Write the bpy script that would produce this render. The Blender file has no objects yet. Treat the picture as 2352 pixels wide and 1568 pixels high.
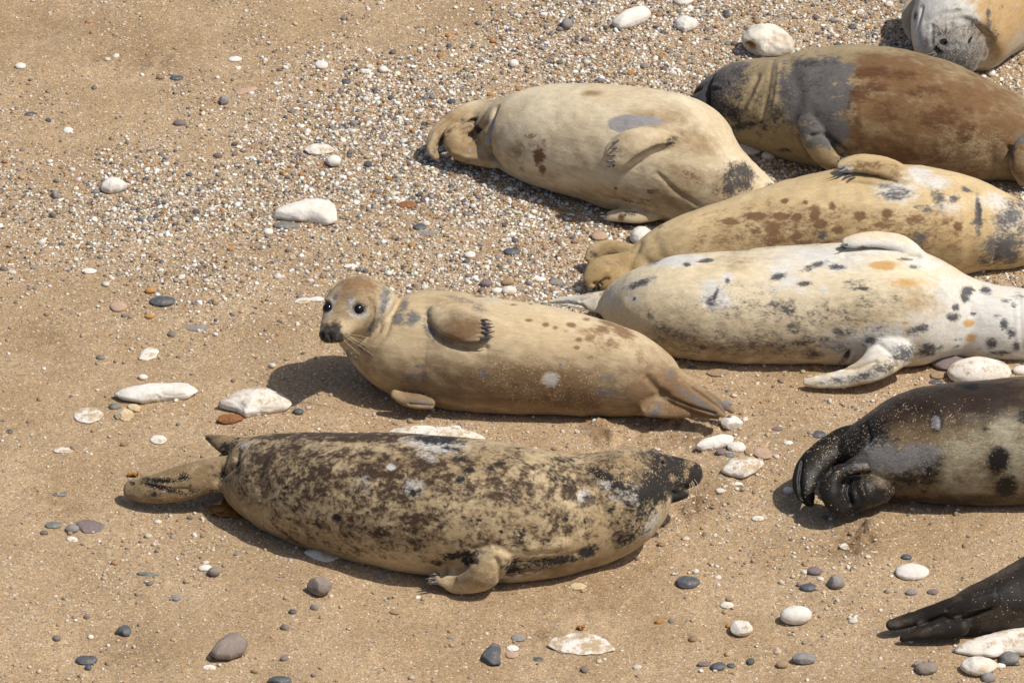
import bpy, bmesh, math, random
import numpy as np
from mathutils import Vector
from mathutils.bvhtree import BVHTree

# ------------------------------------------------------------------ camera, light, exposure
SC = bpy.context.scene
COL = SC.collection
PITCH = math.radians(30.0)
DIST = 26.0            # metres from the lens to the sand in the middle of the picture
FIELD = 3.2            # metres of beach across the picture at that distance
cs, sn = math.cos(PITCH), math.sin(PITCH)
CAM = np.array([0.0, -DIST * cs, DIST * sn])
RGT = np.array([1.0, 0.0, 0.0]); UPV = np.array([0.0, sn, cs]); FWD = np.array([0.0, cs, -sn])
cam_data = bpy.data.cameras.new('camera')
cam_data.sensor_width = 36.0
cam_data.lens = 36.0 * DIST / FIELD
cam_data.clip_start = 0.5
cam_data.clip_end = 2000.0
cam = bpy.data.objects.new('camera', cam_data)
cam.location = CAM
cam.rotation_euler = (math.pi / 2 - PITCH, 0, 0)
COL.objects.link(cam)
SC.camera = cam

SUN_EL = math.radians(59.0)
SUN_AZ = math.radians(-21.0)       # from the +x axis towards +y: light comes from the right and a little from the viewer's side
world = bpy.data.worlds.new('World')
SC.world = world
world.use_nodes = True
wn = world.node_tree
sky = wn.nodes.new('ShaderNodeTexSky')
sky.sky_type = 'NISHITA'
sky.sun_disc = False
sky.sun_elevation = SUN_EL
sky.sun_rotation = math.pi / 2 - SUN_AZ
sky.altitude = 10
sky.air_density = 1.0
sky.dust_density = 3.0
sky.ozone_density = 1.0
bg = wn.nodes['Background']
bg.inputs['Strength'].default_value = 0.08
wn.links.new(sky.outputs[0], bg.inputs['Color'])
sl = bpy.data.lights.new('sun', 'SUN')
sl.energy = 3.6
sl.angle = math.radians(0.8)
sl.color = (1.0, 0.94, 0.85)
sun = bpy.data.objects.new('sun', sl)
sdir = Vector((math.cos(SUN_EL) * math.cos(SUN_AZ), math.cos(SUN_EL) * math.sin(SUN_AZ), math.sin(SUN_EL)))
sun.rotation_euler = sdir.to_track_quat('Z', 'Y').to_euler()
sun.location = sdir * 30
COL.objects.link(sun)
SC.view_settings.view_transform = 'Standard'
SC.view_settings.look = 'None'
SC.view_settings.gamma = 1.0
SC.view_settings.use_curve_mapping = False
SC.view_settings.exposure = 0.20

# ------------------------------------------------------------------ measuring: photograph (2352 wide) -> beach
KPX = FIELD / 2352.0 / DIST

def ray(px, py):
    return FWD + RGT * ((px - 1176.0) * KPX) - UPV * ((py - 784.0) * KPX)

def on_plane(px, py, z=0.0):
    d = ray(px, py)
    return CAM + d * ((z - CAM[2]) / d[2])

def depth_of(p):
    return float(np.dot(np.asarray(p) - CAM, FWD))

def m_px(p):
    return KPX * depth_of(p)

def to_px(v):
    d = np.asarray(v) - CAM
    w = d @ FWD
    return (d @ RGT) / w / KPX + 1176.0, 784.0 - (d @ UPV) / w / KPX

# ------------------------------------------------------------------ small helpers
def vnoise(p, seed=0):
    """smooth value noise, p = (n,3), result in -1..1"""
    p = np.asarray(p, float)
    i = np.floor(p).astype(np.int64); f = p - i
    f = f * f * (3 - 2 * f)
    def h(a, b, c):
        n = (a * 73856093) ^ (b * 19349663) ^ (c * 83492791) ^ (seed * 2654435761)
        n = (n ^ (n >> 13)) * 1274126177 & 0x7fffffff
        n = n ^ (n >> 16)
        return (n & 0xffff) / 32767.5 - 1.0
    r = 0
    for dx in (0, 1):
        for dy in (0, 1):
            for dz in (0, 1):
                w = (f[:, 0] if dx else 1 - f[:, 0]) * (f[:, 1] if dy else 1 - f[:, 1]) * (f[:, 2] if dz else 1 - f[:, 2])
                r = r + w * h(i[:, 0] + dx, i[:, 1] + dy, i[:, 2] + dz)
    return r

def fbm2(x, y, sc, seed=0, oct=3):
    r = 0; a = 1.0
    for o in range(oct):
        r = r + a * vnoise(np.stack([x * sc + 31.7 * o, y * sc - 11.3 * o, np.full_like(x, 0.37 + o)], 1), seed + o)
        sc *= 2.03; a *= 0.5
    return r

def mesh_from(name, v, faces, smooth=True):
    me = bpy.data.meshes.new(name)
    v = np.asarray(v, np.float32)
    if isinstance(faces, np.ndarray):
        n, k = faces.shape
        me.vertices.add(len(v)); me.vertices.foreach_set('co', v.ravel())
        me.loops.add(n * k); me.loops.foreach_set('vertex_index', faces.astype(np.int32).ravel())
        me.polygons.add(n); me.polygons.foreach_set('loop_start', np.arange(0, n * k, k, dtype=np.int32))
        me.update(calc_edges=True)
    else:
        me.from_pydata([tuple(map(float, p)) for p in v], [], faces)
        me.update()
    if smooth:
        me.polygons.foreach_set('use_smooth', np.ones(len(me.polygons), bool))
    return me

def link(name, me, mat=None, parent=None):
    o = bpy.data.objects.new(name, me)
    COL.objects.link(o)
    if mat:
        me.materials.append(mat)
    if parent:
        o.parent = parent
    return o

def tag(o, label=None, cat=None, group=None, kind=None):
    for k, v in (('label', label), ('category', cat), ('group', group), ('kind', kind)):
        if v:
            o[k] = v
    return o

def catmull(P, n):
    P = np.asarray(P, float)
    m = len(P)
    out = []
    Q = np.vstack([2 * P[0] - P[1], P, 2 * P[-1] - P[-2]])
    seg = m - 1
    for t in np.linspace(0, seg - 1e-6, n):
        i = int(t); f = t - i
        p0, p1, p2, p3 = Q[i], Q[i + 1], Q[i + 2], Q[i + 3]
        out.append(0.5 * ((2 * p1) + (-p0 + p2) * f + (2 * p0 - 5 * p1 + 4 * p2 - p3) * f * f + (-p0 + 3 * p1 - 3 * p2 + p3) * f ** 3))
    return np.array(out)

def nrm(a):
    return a / (np.linalg.norm(a, axis=-1, keepdims=True) + 1e-12)

def loft(centres, ra, rb, normals, ring=40):
    """closed tube: half width ra across, half thickness rb along the normals, rounded ends"""
    C = np.asarray(centres, float); n = len(C)
    T = nrm(np.gradient(C, axis=0))
    N = nrm(np.asarray(normals, float)); N = nrm(N - T * np.sum(N * T, 1, keepdims=True))
    S = np.cross(T, N)
    rings = []
    th = np.linspace(0, 2 * math.pi, ring, endpoint=False)
    def add(c, t, s, nn, a, b):
        rings.append(c + np.outer(np.cos(th) * a, s) + np.outer(np.sin(th) * b, nn))
    for q in (0.97, 0.85, 0.6, 0.3):
        rr = math.sqrt(1 - q * q); e = min(ra[0], 2.5 * rb[0]) * 0.8
        add(C[0] - T[0] * q * e, T[0], S[0], N[0], ra[0] * rr, rb[0] * rr)
    for i in range(n):
        add(C[i], T[i], S[i], N[i], ra[i], rb[i])
    for q in (0.3, 0.6, 0.85, 0.97):
        rr = math.sqrt(1 - q * q); e = min(ra[-1], 2.5 * rb[-1]) * 0.8
        add(C[-1] + T[-1] * q * e, T[-1], S[-1], N[-1], ra[-1] * rr, rb[-1] * rr)
    V = np.vstack(rings); m = len(rings)
    F = []
    for i in range(m - 1):
        for j in range(ring):
            k = (j + 1) % ring
            F.append([i * ring + j, i * ring + k, (i + 1) * ring + k, (i + 1) * ring + j])
    a = len(V); V = np.vstack([V, rings[0].mean(0), rings[-1].mean(0)])
    for j in range(ring):
        k = (j + 1) % ring
        F.append([a, k, j]); F.append([a + 1, (m - 1) * ring + j, (m - 1) * ring + k])
    return V, F

# ------------------------------------------------------------------ node helpers
class NT:
    def __init__(self, name):
        self.m = bpy.data.materials.new(name); self.m.use_nodes = True
        self.t = self.m.node_tree
        self.b = self.t.nodes['Principled BSDF']
    def n(self, kind, **kw):
        x = self.t.nodes.new(kind)
        for k, v in kw.items():
            setattr(x, k, v)
        return x
    def l(self, a, b):
        self.t.links.new(a, b)
    def put(self, sock, v):
        if isinstance(v, bpy.types.NodeSocket):
            self.l(v, sock)
        else:
            if isinstance(v, (tuple, list)) and len(v) == 3 and sock.type == 'RGBA':
                v = (*v, 1)
            sock.default_value = v
    def math(self, op, a, b=0.0, clamp=False):
        x = self.n('ShaderNodeMath', operation=op, use_clamp=clamp)
        self.put(x.inputs[0], a); self.put(x.inputs[1], b)
        return x.outputs[0]
    def mix(self, f, a, b, blend='MIX'):
        x = self.n('ShaderNodeMix', data_type='RGBA', blend_type=blend)
        self.put(x.inputs[0], f); self.put(x.inputs[6], a); self.put(x.inputs[7], b)
        return x.outputs[2]
    def attr(self, name):
        return self.n('ShaderNodeAttribute', attribute_name=name)
    def coords(self, scale=(1, 1, 1), loc=(0, 0, 0), kind='Object'):
        tc = self.n('ShaderNodeTexCoord'); mp = self.n('ShaderNodeMapping')
        self.l(tc.outputs[kind], mp.inputs['Vector'])
        mp.inputs['Scale'].default_value = scale; mp.inputs['Location'].default_value = loc
        return mp.outputs[0]
    def noise(self, vec, scale, detail=3, rough=0.55, dist=0.0):
        x = self.n('ShaderNodeTexNoise')
        self.l(vec, x.inputs['Vector'])
        x.inputs['Scale'].default_value = scale; x.inputs['Detail'].default_value = detail
        x.inputs['Roughness'].default_value = rough; x.inputs['Distortion'].default_value = dist
        return x.outputs[0]
    def vor(self, vec, scale, feature='F1', rand=1.0):
        x = self.n('ShaderNodeTexVoronoi', feature=feature)
        self.l(vec, x.inputs['Vector']); x.inputs['Scale'].default_value = scale
        x.inputs['Randomness'].default_value = rand
        return x
    def ramp(self, f, stops, interp='LINEAR'):
        x = self.n('ShaderNodeValToRGB'); r = x.color_ramp; r.interpolation = interp
        while len(r.elements) < len(stops):
            r.elements.new(0.5)
        for e, (p, c) in zip(r.elements, stops):
            e.position = p
            e.color = (*c, 1) if len(c) == 3 else c
        self.l(f, x.inputs[0])
        return x.outputs[0]
    def step(self, f, lo, hi):
        x = self.n('ShaderNodeMapRange', interpolation_type='SMOOTHSTEP')
        self.put(x.inputs[0], f); x.inputs[1].default_value = lo; x.inputs[2].default_value = hi
        return x.outputs[0]
    def bump(self, h, dist, strength=1.0, prev=None):
        x = self.n('ShaderNodeBump'); x.inputs['Strength'].default_value = strength
        x.inputs['Distance'].default_value = dist
        self.l(h, x.inputs['Height'])
        if prev:
            self.l(prev, x.inputs['Normal'])
        return x.outputs[0]

# ------------------------------------------------------------------ the beach
RND = random.Random(7)
NR = np.random.default_rng(11)

DENS = [(100, 90, .03), (420, 90, .03), (700, 60, .07), (900, 50, .10), (1040, 40, .16), (260, 230, .05), (150, 330, .10), (420, 320, .30),
        (560, 190, .14), (640, 260, .50), (720, 170, .40), (820, 130, .42), (780, 230, .75), (930, 220, .85), (1120, 180, .8), (1010, 110, .45),
        (1250, 60, .62), (1220, 140, .85), (1400, 120, .9), (1560, 130, .9), (1330, 40, .75), (1640, 60, .9), (1900, 60, .75), (2020, 60, .7), (1500, 30, .9),
        (820, 330, .8), (700, 400, .9), (560, 400, .55), (900, 420, 1), (1050, 440, 1), (1200, 470, .95), (1320, 500, .85), (940, 300, .95),
        (60, 470, .8), (220, 490, .8), (380, 470, .8), (500, 470, .85), (600, 520, .7), (300, 430, .55), (120, 400, .25), (80, 560, .45), (250, 560, .5),
        (430, 560, .6), (400, 620, .5), (560, 590, .45), (620, 650, .35), (760, 520, .6), (880, 560, .35), (1000, 540, .55), (1150, 560, .5), (1250, 590, .8),
        (1080, 620, .7), (1180, 650, .6), (950, 640, .55), (1330, 560, .7), (480, 680, .35), (220, 680, .12), (80, 700, .10), (350, 760, .10), (620, 740, .16),
        (680, 800, .14), (150, 800, .03), (300, 880, .03), (500, 840, .05), (700, 890, .18), (760, 920, .14), (150, 950, .04), (300, 1000, .05), (150, 1150, .05),
        (1850, 365, .8), (1780, 420, .7), (2300, 170, .6), (2260, 440, .45), (2340, 640, .4), (2200, 860, .12), (1650, 850, .15), (1800, 930, .10),
        (1720, 1040, .22), (1600, 1060, .18), (1700, 1150, .22), (1750, 1230, .16), (1850, 1300, .20), (1400, 1000, .12), (1250, 985, .08), (1650, 1300, .10),
        (400, 1290, .14), (340, 1330, .14), (260, 1380, .10), (120, 1300, .06), (150, 1500, .07), (600, 1400, .05), (800, 1400, .06), (1000, 1450, .05),
        (1300, 1400, .03), (1500, 1450, .04), (1700, 1380, .06), (1800, 1540, .08), (2050, 1400, .08), (2250, 1330, .06), (2150, 1250, .08), (400, 1540, .05), (1200, 1540, .05)]
DP = np.array(DENS)

def density(px, py):
    px = np.asarray(px, float); py = np.asarray(py, float)
    num = np.zeros_like(px); den = np.zeros_like(px)
    for x, y, v in DENS:
        w = 1.0 / (((px - x) ** 2 + (1.5 * (py - y)) ** 2 + 900.0) ** 1.6)
        num += w * v; den += w
    return num / den

# mounds and hollows scuffed in the sand: photo position, radius px, height m, roughness m
SCUFF = [(1375, 985, 26, .034, .034), (1395, 1000, 22, .014, .026), (1600, 1150, 60, .004, .022), (1565, 1190, 40, .0, .018), (1980, 1232, 60, .014, .026),
         (2010, 1222, 26, .022, .028), (1930, 1262, 60, -.008, .010), (1500, 985, 90, -.010, .006), (1580, 1010, 70, -.008, .018), (1640, 1005, 40, .0, .018), (1460, 995, 60, .0, .014),
         (1400, 1350, 150, -.010, .003), (1330, 1380, 60, -.006, .005), (1230, 1450, 60, -.010, .006), (1550, 1290, 60, .012, .002), (200, 1030, 40, .006, .003), (340, 135, 60, -.006, .012),
         (100, 790, 70, -.008, .006), (150, 1180, 60, -.008, .005), (220, 1445, 110, -.010, .003), (310, 925, 70, .006, .004), (590, 950, 80, .008, .003),
         (1700, 1095, 50, .010, .006), (1335, 1480, 90, .006, .002), (720, 1290, 50, .006, .004), (850, 1345, 70, -.007, .004), (2240, 1480, 60, .006, .004), (1440, 1265, 70, -.006, .002)]

def ground_z(x, y):
    x = np.asarray(x, float); y = np.asarray(y, float)
    z = 0.009 * fbm2(x, y, 1.7, 3, 2) + 0.0060 * fbm2(x, y, 5.0, 9, 3) + 0.0022 * fbm2(x, y, 28.0, 15, 2)
    for px, py, r, h, rg in SCUFF:
        c = on_plane(px, py)
        rad = r * m_px(c)
        q = np.exp(-(((x - c[0]) / rad) ** 2 + ((y - c[1]) / (rad * 1.5)) ** 2))
        z = z + q * h
        if rg:
            z = z + q * rg * 0.6 * fbm2(x, y, 42.0, 21, 3)
    return z

def axis_steps(lo, hi, fine, far):
    a = list(np.arange(lo, hi + fine * .5, fine))
    s = fine; v = a[-1]
    while v < far:
        s *= 1.25; v += s; a.append(v)
    s = fine; v = a[0]; pre = []
    while v > -far:
        s *= 1.25; v -= s; pre.append(v)
    return np.array(pre[::-1] + a)

gx = axis_steps(-1.95, 1.95, 0.0085, 400)
gy = axis_steps(-2.3, 2.75, 0.0105, 400)
GX, GY = np.meshgrid(gx, gy)
gxr, gyr = GX.ravel(), GY.ravel()
fade = np.clip(1 - (np.maximum(np.abs(gxr) - 6, 0) + np.maximum(np.abs(gyr) - 6, 0)) / 20, 0, 1)
GZ = np.zeros_like(gxr)
near = (np.abs(gxr) < 30) & (np.abs(gyr) < 30)
GZ[near] = ground_z(gxr[near], gyr[near]) * fade[near]
nx, ny = len(gx), len(gy)
ii = (np.arange(ny - 1)[:, None] * nx + np.arange(nx - 1)[None, :]).ravel()
gf = np.stack([ii, ii + 1, ii + nx + 1, ii + nx], 1)
gme = mesh_from('sand', np.stack([gxr, gyr, GZ], 1), gf)
gpx, gpy = to_px(np.stack([gxr, gyr, GZ], 1))
sh = np.full(len(gxr), 0.1); inn = (np.abs(gxr) < 3) & (np.abs(gyr) < 4)
sh[inn] = density(gpx[inn], gpy[inn])
a = gme.attributes.new('shingle', 'FLOAT', 'POINT'); a.data.foreach_set('value', sh.astype(np.float32))
damp = np.zeros(len(gxr))
for px, py, rx, ry, s in [(1600, 1150, 70, 55, .8), (1380, 990, 28, 34, 1), (1985, 1235, 75, 40, .9), (1560, 1010, 110, 30, .6), (1920, 1265, 80, 22, .5), (1250, 1390, 240, 40, .4), (1230, 1460, 80, 30, .5),
                          (340, 135, 120, 40, .5), (100, 780, 130, 60, .5), (150, 1170, 90, 40, .45), (240, 1450, 140, 40, .4), (120, 60, 420, 90, .38), (700, 900, 100, 50, .2), (1400, 1330, 220, 60, .35),
                          (1480, 1480, 120, 30, .25), (600, 1330, 120, 40, .25), (300, 1500, 160, 30, .25), (2100, 1480, 100, 50, .2), (2180, 1215, 60, 15, -.5), (1760, 330, 120, 40, .3), (480, 1330, 80, 30, -.3)]:
    damp[inn] += s * np.exp(-(((gpx[inn] - px) / rx) ** 2 + ((gpy[inn] - py) / ry) ** 2))
a = gme.attributes.new('damp', 'FLOAT', 'POINT'); a.data.foreach_set('value', damp.astype(np.float32))

SAND_A = (0.448, 0.325, 0.200); SAND_B = (0.370, 0.258, 0.148); SAND_DAMP = (0.225, 0.142, 0.072)
def sand_material():
    k = NT('sand')
    c = k.coords()
    n1 = k.noise(c, 3.1, 4, .6); n2 = k.noise(c, 17, 4, .6)
    col = k.mix(k.step(n1, .35, .68), SAND_A, SAND_B)
    dmp = k.math('ADD', k.attr('damp').outputs['Fac'], k.math('MULTIPLY', k.math('SUBTRACT', n2, .5), .9))
    col = k.mix(k.math('MULTIPLY', k.step(dmp, .1, .9), .75), col, SAND_DAMP)
    n3 = k.noise(c, 60, 3, .65)
    col = k.mix(1.0, col, k.ramp(n3, [(.3, (.80, .79, .77)), (.7, (1.13, 1.13, 1.13))]), 'MULTIPLY')
    # single grains
    g = k.vor(c, 420)
    sep = k.n('ShaderNodeSeparateColor'); k.l(g.outputs['Color'], sep.inputs[0])
    col = k.mix(1.0, col, k.ramp(sep.outputs[0], [(0, (.42, .40, .38)), (.10, (.62, .60, .58)), (.16, (.86, .85, .84)), (.5, (1.0, 1.0, 1.0)), (.86, (1.12, 1.11, 1.10)), (.93, (1.5, 1.55, 1.6)), (1, (1.75, 1.9, 2.1))]), 'MULTIPLY')
    g2 = k.vor(c, 190)
    sep2 = k.n('ShaderNodeSeparateColor'); k.l(g2.outputs['Color'], sep2.inputs[0])
    grit = k.ramp(sep2.outputs[1], [(0, (.12, .115, .12)), (.12, (.22, .20, .19)), (.25, (.33, .22, .12)), (.5, (.42, .30, .18)), (.70, (.55, .44, .30)), (.82, (.72, .66, .56)), (1, (.78, .74, .68))], 'CONSTANT')
    shing = k.attr('shingle').outputs['Fac']
    pick = k.math('LESS_THAN', sep2.outputs[2], k.math('ADD', k.math('MULTIPLY', shing, .62), .02))
    col = k.mix(k.math('MULTIPLY', pick, .85), col, grit)
    k.l(col, k.b.inputs['Base Color'])
    k.b.inputs['Roughness'].default_value = .92
    k.b.inputs['Specular IOR Level'].default_value = .25
    h = k.math('ADD', k.math('MULTIPLY', n3, 1.2), k.math('MULTIPLY', g.outputs['Distance'], -.8))
    b1 = k.bump(h, .0035, .55)
    b2 = k.bump(k.noise(c, 140, 3, .7), .006, .45, b1)
    k.l(b2, k.b.inputs['Normal'])
    return k.m
gnd = link('sand', gme, sand_material())
tag(gnd, kind='structure')

# ------------------------------------------------------------------ shingle: tens of thousands of small pebbles
PAL = [((.76, .73, .67), .34), ((.62, .55, .44), .15), ((.44, .33, .20), .14), ((.30, .19, .105), .11), ((.40, .21, .085), .06), ((.205, .19, .18), .12), ((.115, .115, .12), .09), ((.30, .26, .235), .07)]
PW = np.array([p[1] for p in PAL]); PW /= PW.sum(); PC = np.array([p[0] for p in PAL])

def ico(sub):
    bm = bmesh.new(); bmesh.ops.create_icosphere(bm, subdivisions=sub, radius=1.0)
    v = np.array([x.co[:] for x in bm.verts]); f = np.array([[q.index for q in x.verts] for x in bm.faces]); bm.free()
    return v, f

def scatter(n, smin, smax, power, sub, dpow, dscale, name, label, seed, floor=0.0):
    r = np.random.default_rng(seed)
    px = r.uniform(-60, 2412, n); py = r.uniform(-60, 1628, n)
    d = density(px, py)
    # clumpy drifts
    P0 = np.array([on_plane(a, b)[:2] for a, b in zip(px, py)])
    d = d * np.clip(1.0 + 0.55 * fbm2(P0[:, 0], P0[:, 1], 5.0, 41, 3), .15, 2.0)
    keep = r.uniform(0, 1, n) < np.clip(d, 0, 1.2) ** dpow * dscale + floor
    P0 = P0[keep]; m = len(P0)
    size = smin + (smax - smin) * r.uniform(0, 1, m) ** power
    v0, f0 = ico(sub)
    yaw = r.uniform(0, 2 * math.pi, m); asp = r.uniform(.62, 1.0, m); flat = r.uniform(.42, .8, m)
    col = PC[r.choice(len(PAL), m, p=PW)] * r.uniform(.82, 1.12, (m, 1)) * (1 + r.normal(0, .03, (m, 3)))
    dk = np.clip(1 - d[keep] * 2.2, 0, 1)[:, None] * r.uniform(.0, 1.0, (m, 1)) ** .6 * .8
    col = col * (1 - dk) + np.array([.42, .31, .19]) * dk
    V = np.repeat(v0[None], m, 0) * (1 + r.normal(0, .13, (m, len(v0), 1)))
    V[:, :, 0] *= (size)[:, None]; V[:, :, 1] *= (size * asp)[:, None]; V[:, :, 2] *= (size * flat)[:, None]
    tl = r.normal(0, .25, m)
    x = V[:, :, 0] * np.cos(tl)[:, None] - V[:, :, 2] * np.sin(tl)[:, None]
    z = V[:, :, 0] * np.sin(tl)[:, None] + V[:, :, 2] * np.cos(tl)[:, None]
    y = V[:, :, 1].copy()
    V[:, :, 0] = x * np.cos(yaw)[:, None] - y * np.sin(yaw)[:, None] + P0[:, 0][:, None]
    V[:, :, 1] = x * np.sin(yaw)[:, None] + y * np.cos(yaw)[:, None] + P0[:, 1][:, None]
    V[:, :, 2] = z + (ground_z(P0[:, 0], P0[:, 1]) + size * flat * r.uniform(.0, .6, m))[:, None]
    F = (f0[None] + (np.arange(m) * len(v0))[:, None, None]).reshape(-1, 3)
    me = mesh_from(name, V.reshape(-1, 3), F)
    ca = me.attributes.new('tint', 'FLOAT_COLOR', 'POINT')
    cc = np.ones((m, len(v0), 4), np.float32); cc[:, :, :3] = np.clip(col, .02, .8)[:, None, :]
    ca.data.foreach_set('color', cc.ravel())
    o = link(name, me, PEB)
    tag(o, label, 'pebbles', kind='stuff')
    return m

def pebble_material():
    k = NT('mixed_pebbles')
    c = k.coords()
    col = k.mix(1.0, k.attr('tint').outputs['Color'], k.ramp(k.noise(c, 260, 3, .6), [(.3, (.80, .79, .78)), (.7, (1.12, 1.12, 1.12))]), 'MULTIPLY')
    k.l(col, k.b.inputs['Base Color']); k.b.inputs['Roughness'].default_value = .7
    k.b.inputs['Specular IOR Level'].default_value = .35
    return k.m
PEB = pebble_material()
scatter(240000, .0016, .0040, 1.6, 1, 1.15, .85, 'grit', 'fine gravel grit of many colours spread over the sand', 5, floor=.012)
scatter(170000, .0036, .0085, 1.6, 1, 1.5, .80, 'shingle', 'dense mixed shingle of white, brown and grey pebbles', 6, floor=.001)
scatter(20000, .0075, .0125, 1.7, 2, 1.6, .62, 'coarse_shingle', 'thumbnail sized pebbles scattered through the shingle band', 8, floor=.003)

TOCAM = -FWD

def bvh(V, F):
    return BVHTree.FromPolygons([Vector(p) for p in V], F)

def hit(tree, px, py):
    d = Vector(ray(px, py)).normalized()
    loc, n, i, dist = tree.ray_cast(Vector(CAM), d)
    if loc is None:
        # just outside the outline: nearest place on the surface
        best = None
        for t in np.linspace(DIST - 3, DIST + 4, 60):
            q = tree.find_nearest(Vector(CAM) + d * t)
            if q[0] is not None and (best is None or q[3] < best[3]):
                best = q
        loc, n = best[0], best[1]
    n = np.array(n); 
    if np.dot(n, TOCAM) < 0 and loc is not None:
        n = -n if np.dot(n, np.array(ray(px, py))) > .3 else n
    return np.array(loc), n

# ------------------------------------------------------------------ stones
ICO4 = ico(5); ICO3 = ico(3)

def stone_material(name, base, alt, sc=25, dust=0.0, pit=0.0, rough=.8, ochre=False):
    k = NT(name)
    c = k.coords(kind='Object')
    n = k.noise(c, sc, 4, .6); n2 = k.noise(c, sc * 5, 4, .65)
    col = k.mix(k.step(n, .38, .66), base, alt)
    col = k.mix(1.0, col, k.ramp(n2, [(.3, (.86, .85, .84)), (.7, (1.08, 1.08, 1.08))]), 'MULTIPLY')
    if ochre:
        col = k.mix(k.math('MULTIPLY', k.step(k.noise(c, 14, 3, .5), .55, .70), .45), col, (.45, .27, .10))
    if ochre:
        col = k.mix(k.step(k.math('ADD', k.attr('stain').outputs['Fac'], k.math('MULTIPLY', k.math('SUBTRACT', n2, .5), .5)), .3, .75), col, (.30, .155, .035))
    if dust:
        dn = k.noise(c, 32, 5, .7); gr = k.noise(c, 330, 2, .6)
        nz = k.n('ShaderNodeNewGeometry'); sx = k.n('ShaderNodeSeparateXYZ'); k.l(nz.outputs['Normal'], sx.inputs[0])
        f = k.math('ADD', k.math('ADD', dn, k.math('MULTIPLY', k.math('SUBTRACT', gr, .5), .55)), k.math('MULTIPLY', k.math('SUBTRACT', sx.outputs[2], .75), .18))
        col = k.mix(k.math('MULTIPLY', k.step(f, .72 - dust * .3, .80 - dust * .3), .85), col, (.40, .28, .155))
    if pit:
        col = k.mix(k.math('MULTIPLY', k.step(k.noise(c, 60, 3, .7), .64, .72), pit), col, (.30, .25, .19))
    k.l(col, k.b.inputs['Base Color']); k.b.inputs['Roughness'].default_value = rough
    k.b.inputs['Specular IOR Level'].default_value = .3
    k.l(k.bump(n2, .002, .5, k.bump(n, .004, .5)), k.b.inputs['Normal'])
    return k.m
SM = {
    'chalk': stone_material('white_chalk', (.74, .71, .655), (.66, .62, .55), 20, pit=.35),
    'chalk_sandy': stone_material('sandy_chalk', (.74, .70, .635), (.66, .605, .52), 22, dust=.5, pit=.3),
    'chalk_buried': stone_material('sand_smeared_chalk', (.73, .69, .63), (.66, .60, .50), 30, dust=.72),
    'chalk_ochre': stone_material('ochre_stained_chalk', (.72, .68, .60), (.62, .56, .46), 24, pit=.5, ochre=True),
    'flint': stone_material('cream_flint', (.62, .52, .36), (.50, .36, .19), 30, pit=.4, rough=.5),
    'slate': stone_material('dark_slate', (.085, .092, .105), (.12, .125, .135), 30, dust=.25, rough=.65),
    'grey': stone_material('grey_stone', (.27, .255, .24), (.22, .205, .195), 26, dust=.2),
    'greybrown': stone_material('grey_brown_stone', (.27, .222, .185), (.22, .18, .155), 26),
    'purple': stone_material('purple_grey_stone', (.215, .165, .155), (.17, .14, .145), 28, dust=.25),
    'pink': stone_material('pink_stone', (.48, .34, .27), (.44, .30, .22), 26, dust=.5),
    'rust': stone_material('rust_stone', (.27, .115, .042), (.20, .085, .035), 28, dust=.35),
    'tan': stone_material('tan_stone', (.36, .255, .15), (.28, .20, .125), 28),
    'orange': stone_material('orange_stone', (.48, .27, .09), (.40, .20, .06), 28),
    'greygreen': stone_material('grey_green_stone', (.17, .175, .165), (.21, .21, .195), 26, dust=.3),
}

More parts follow.
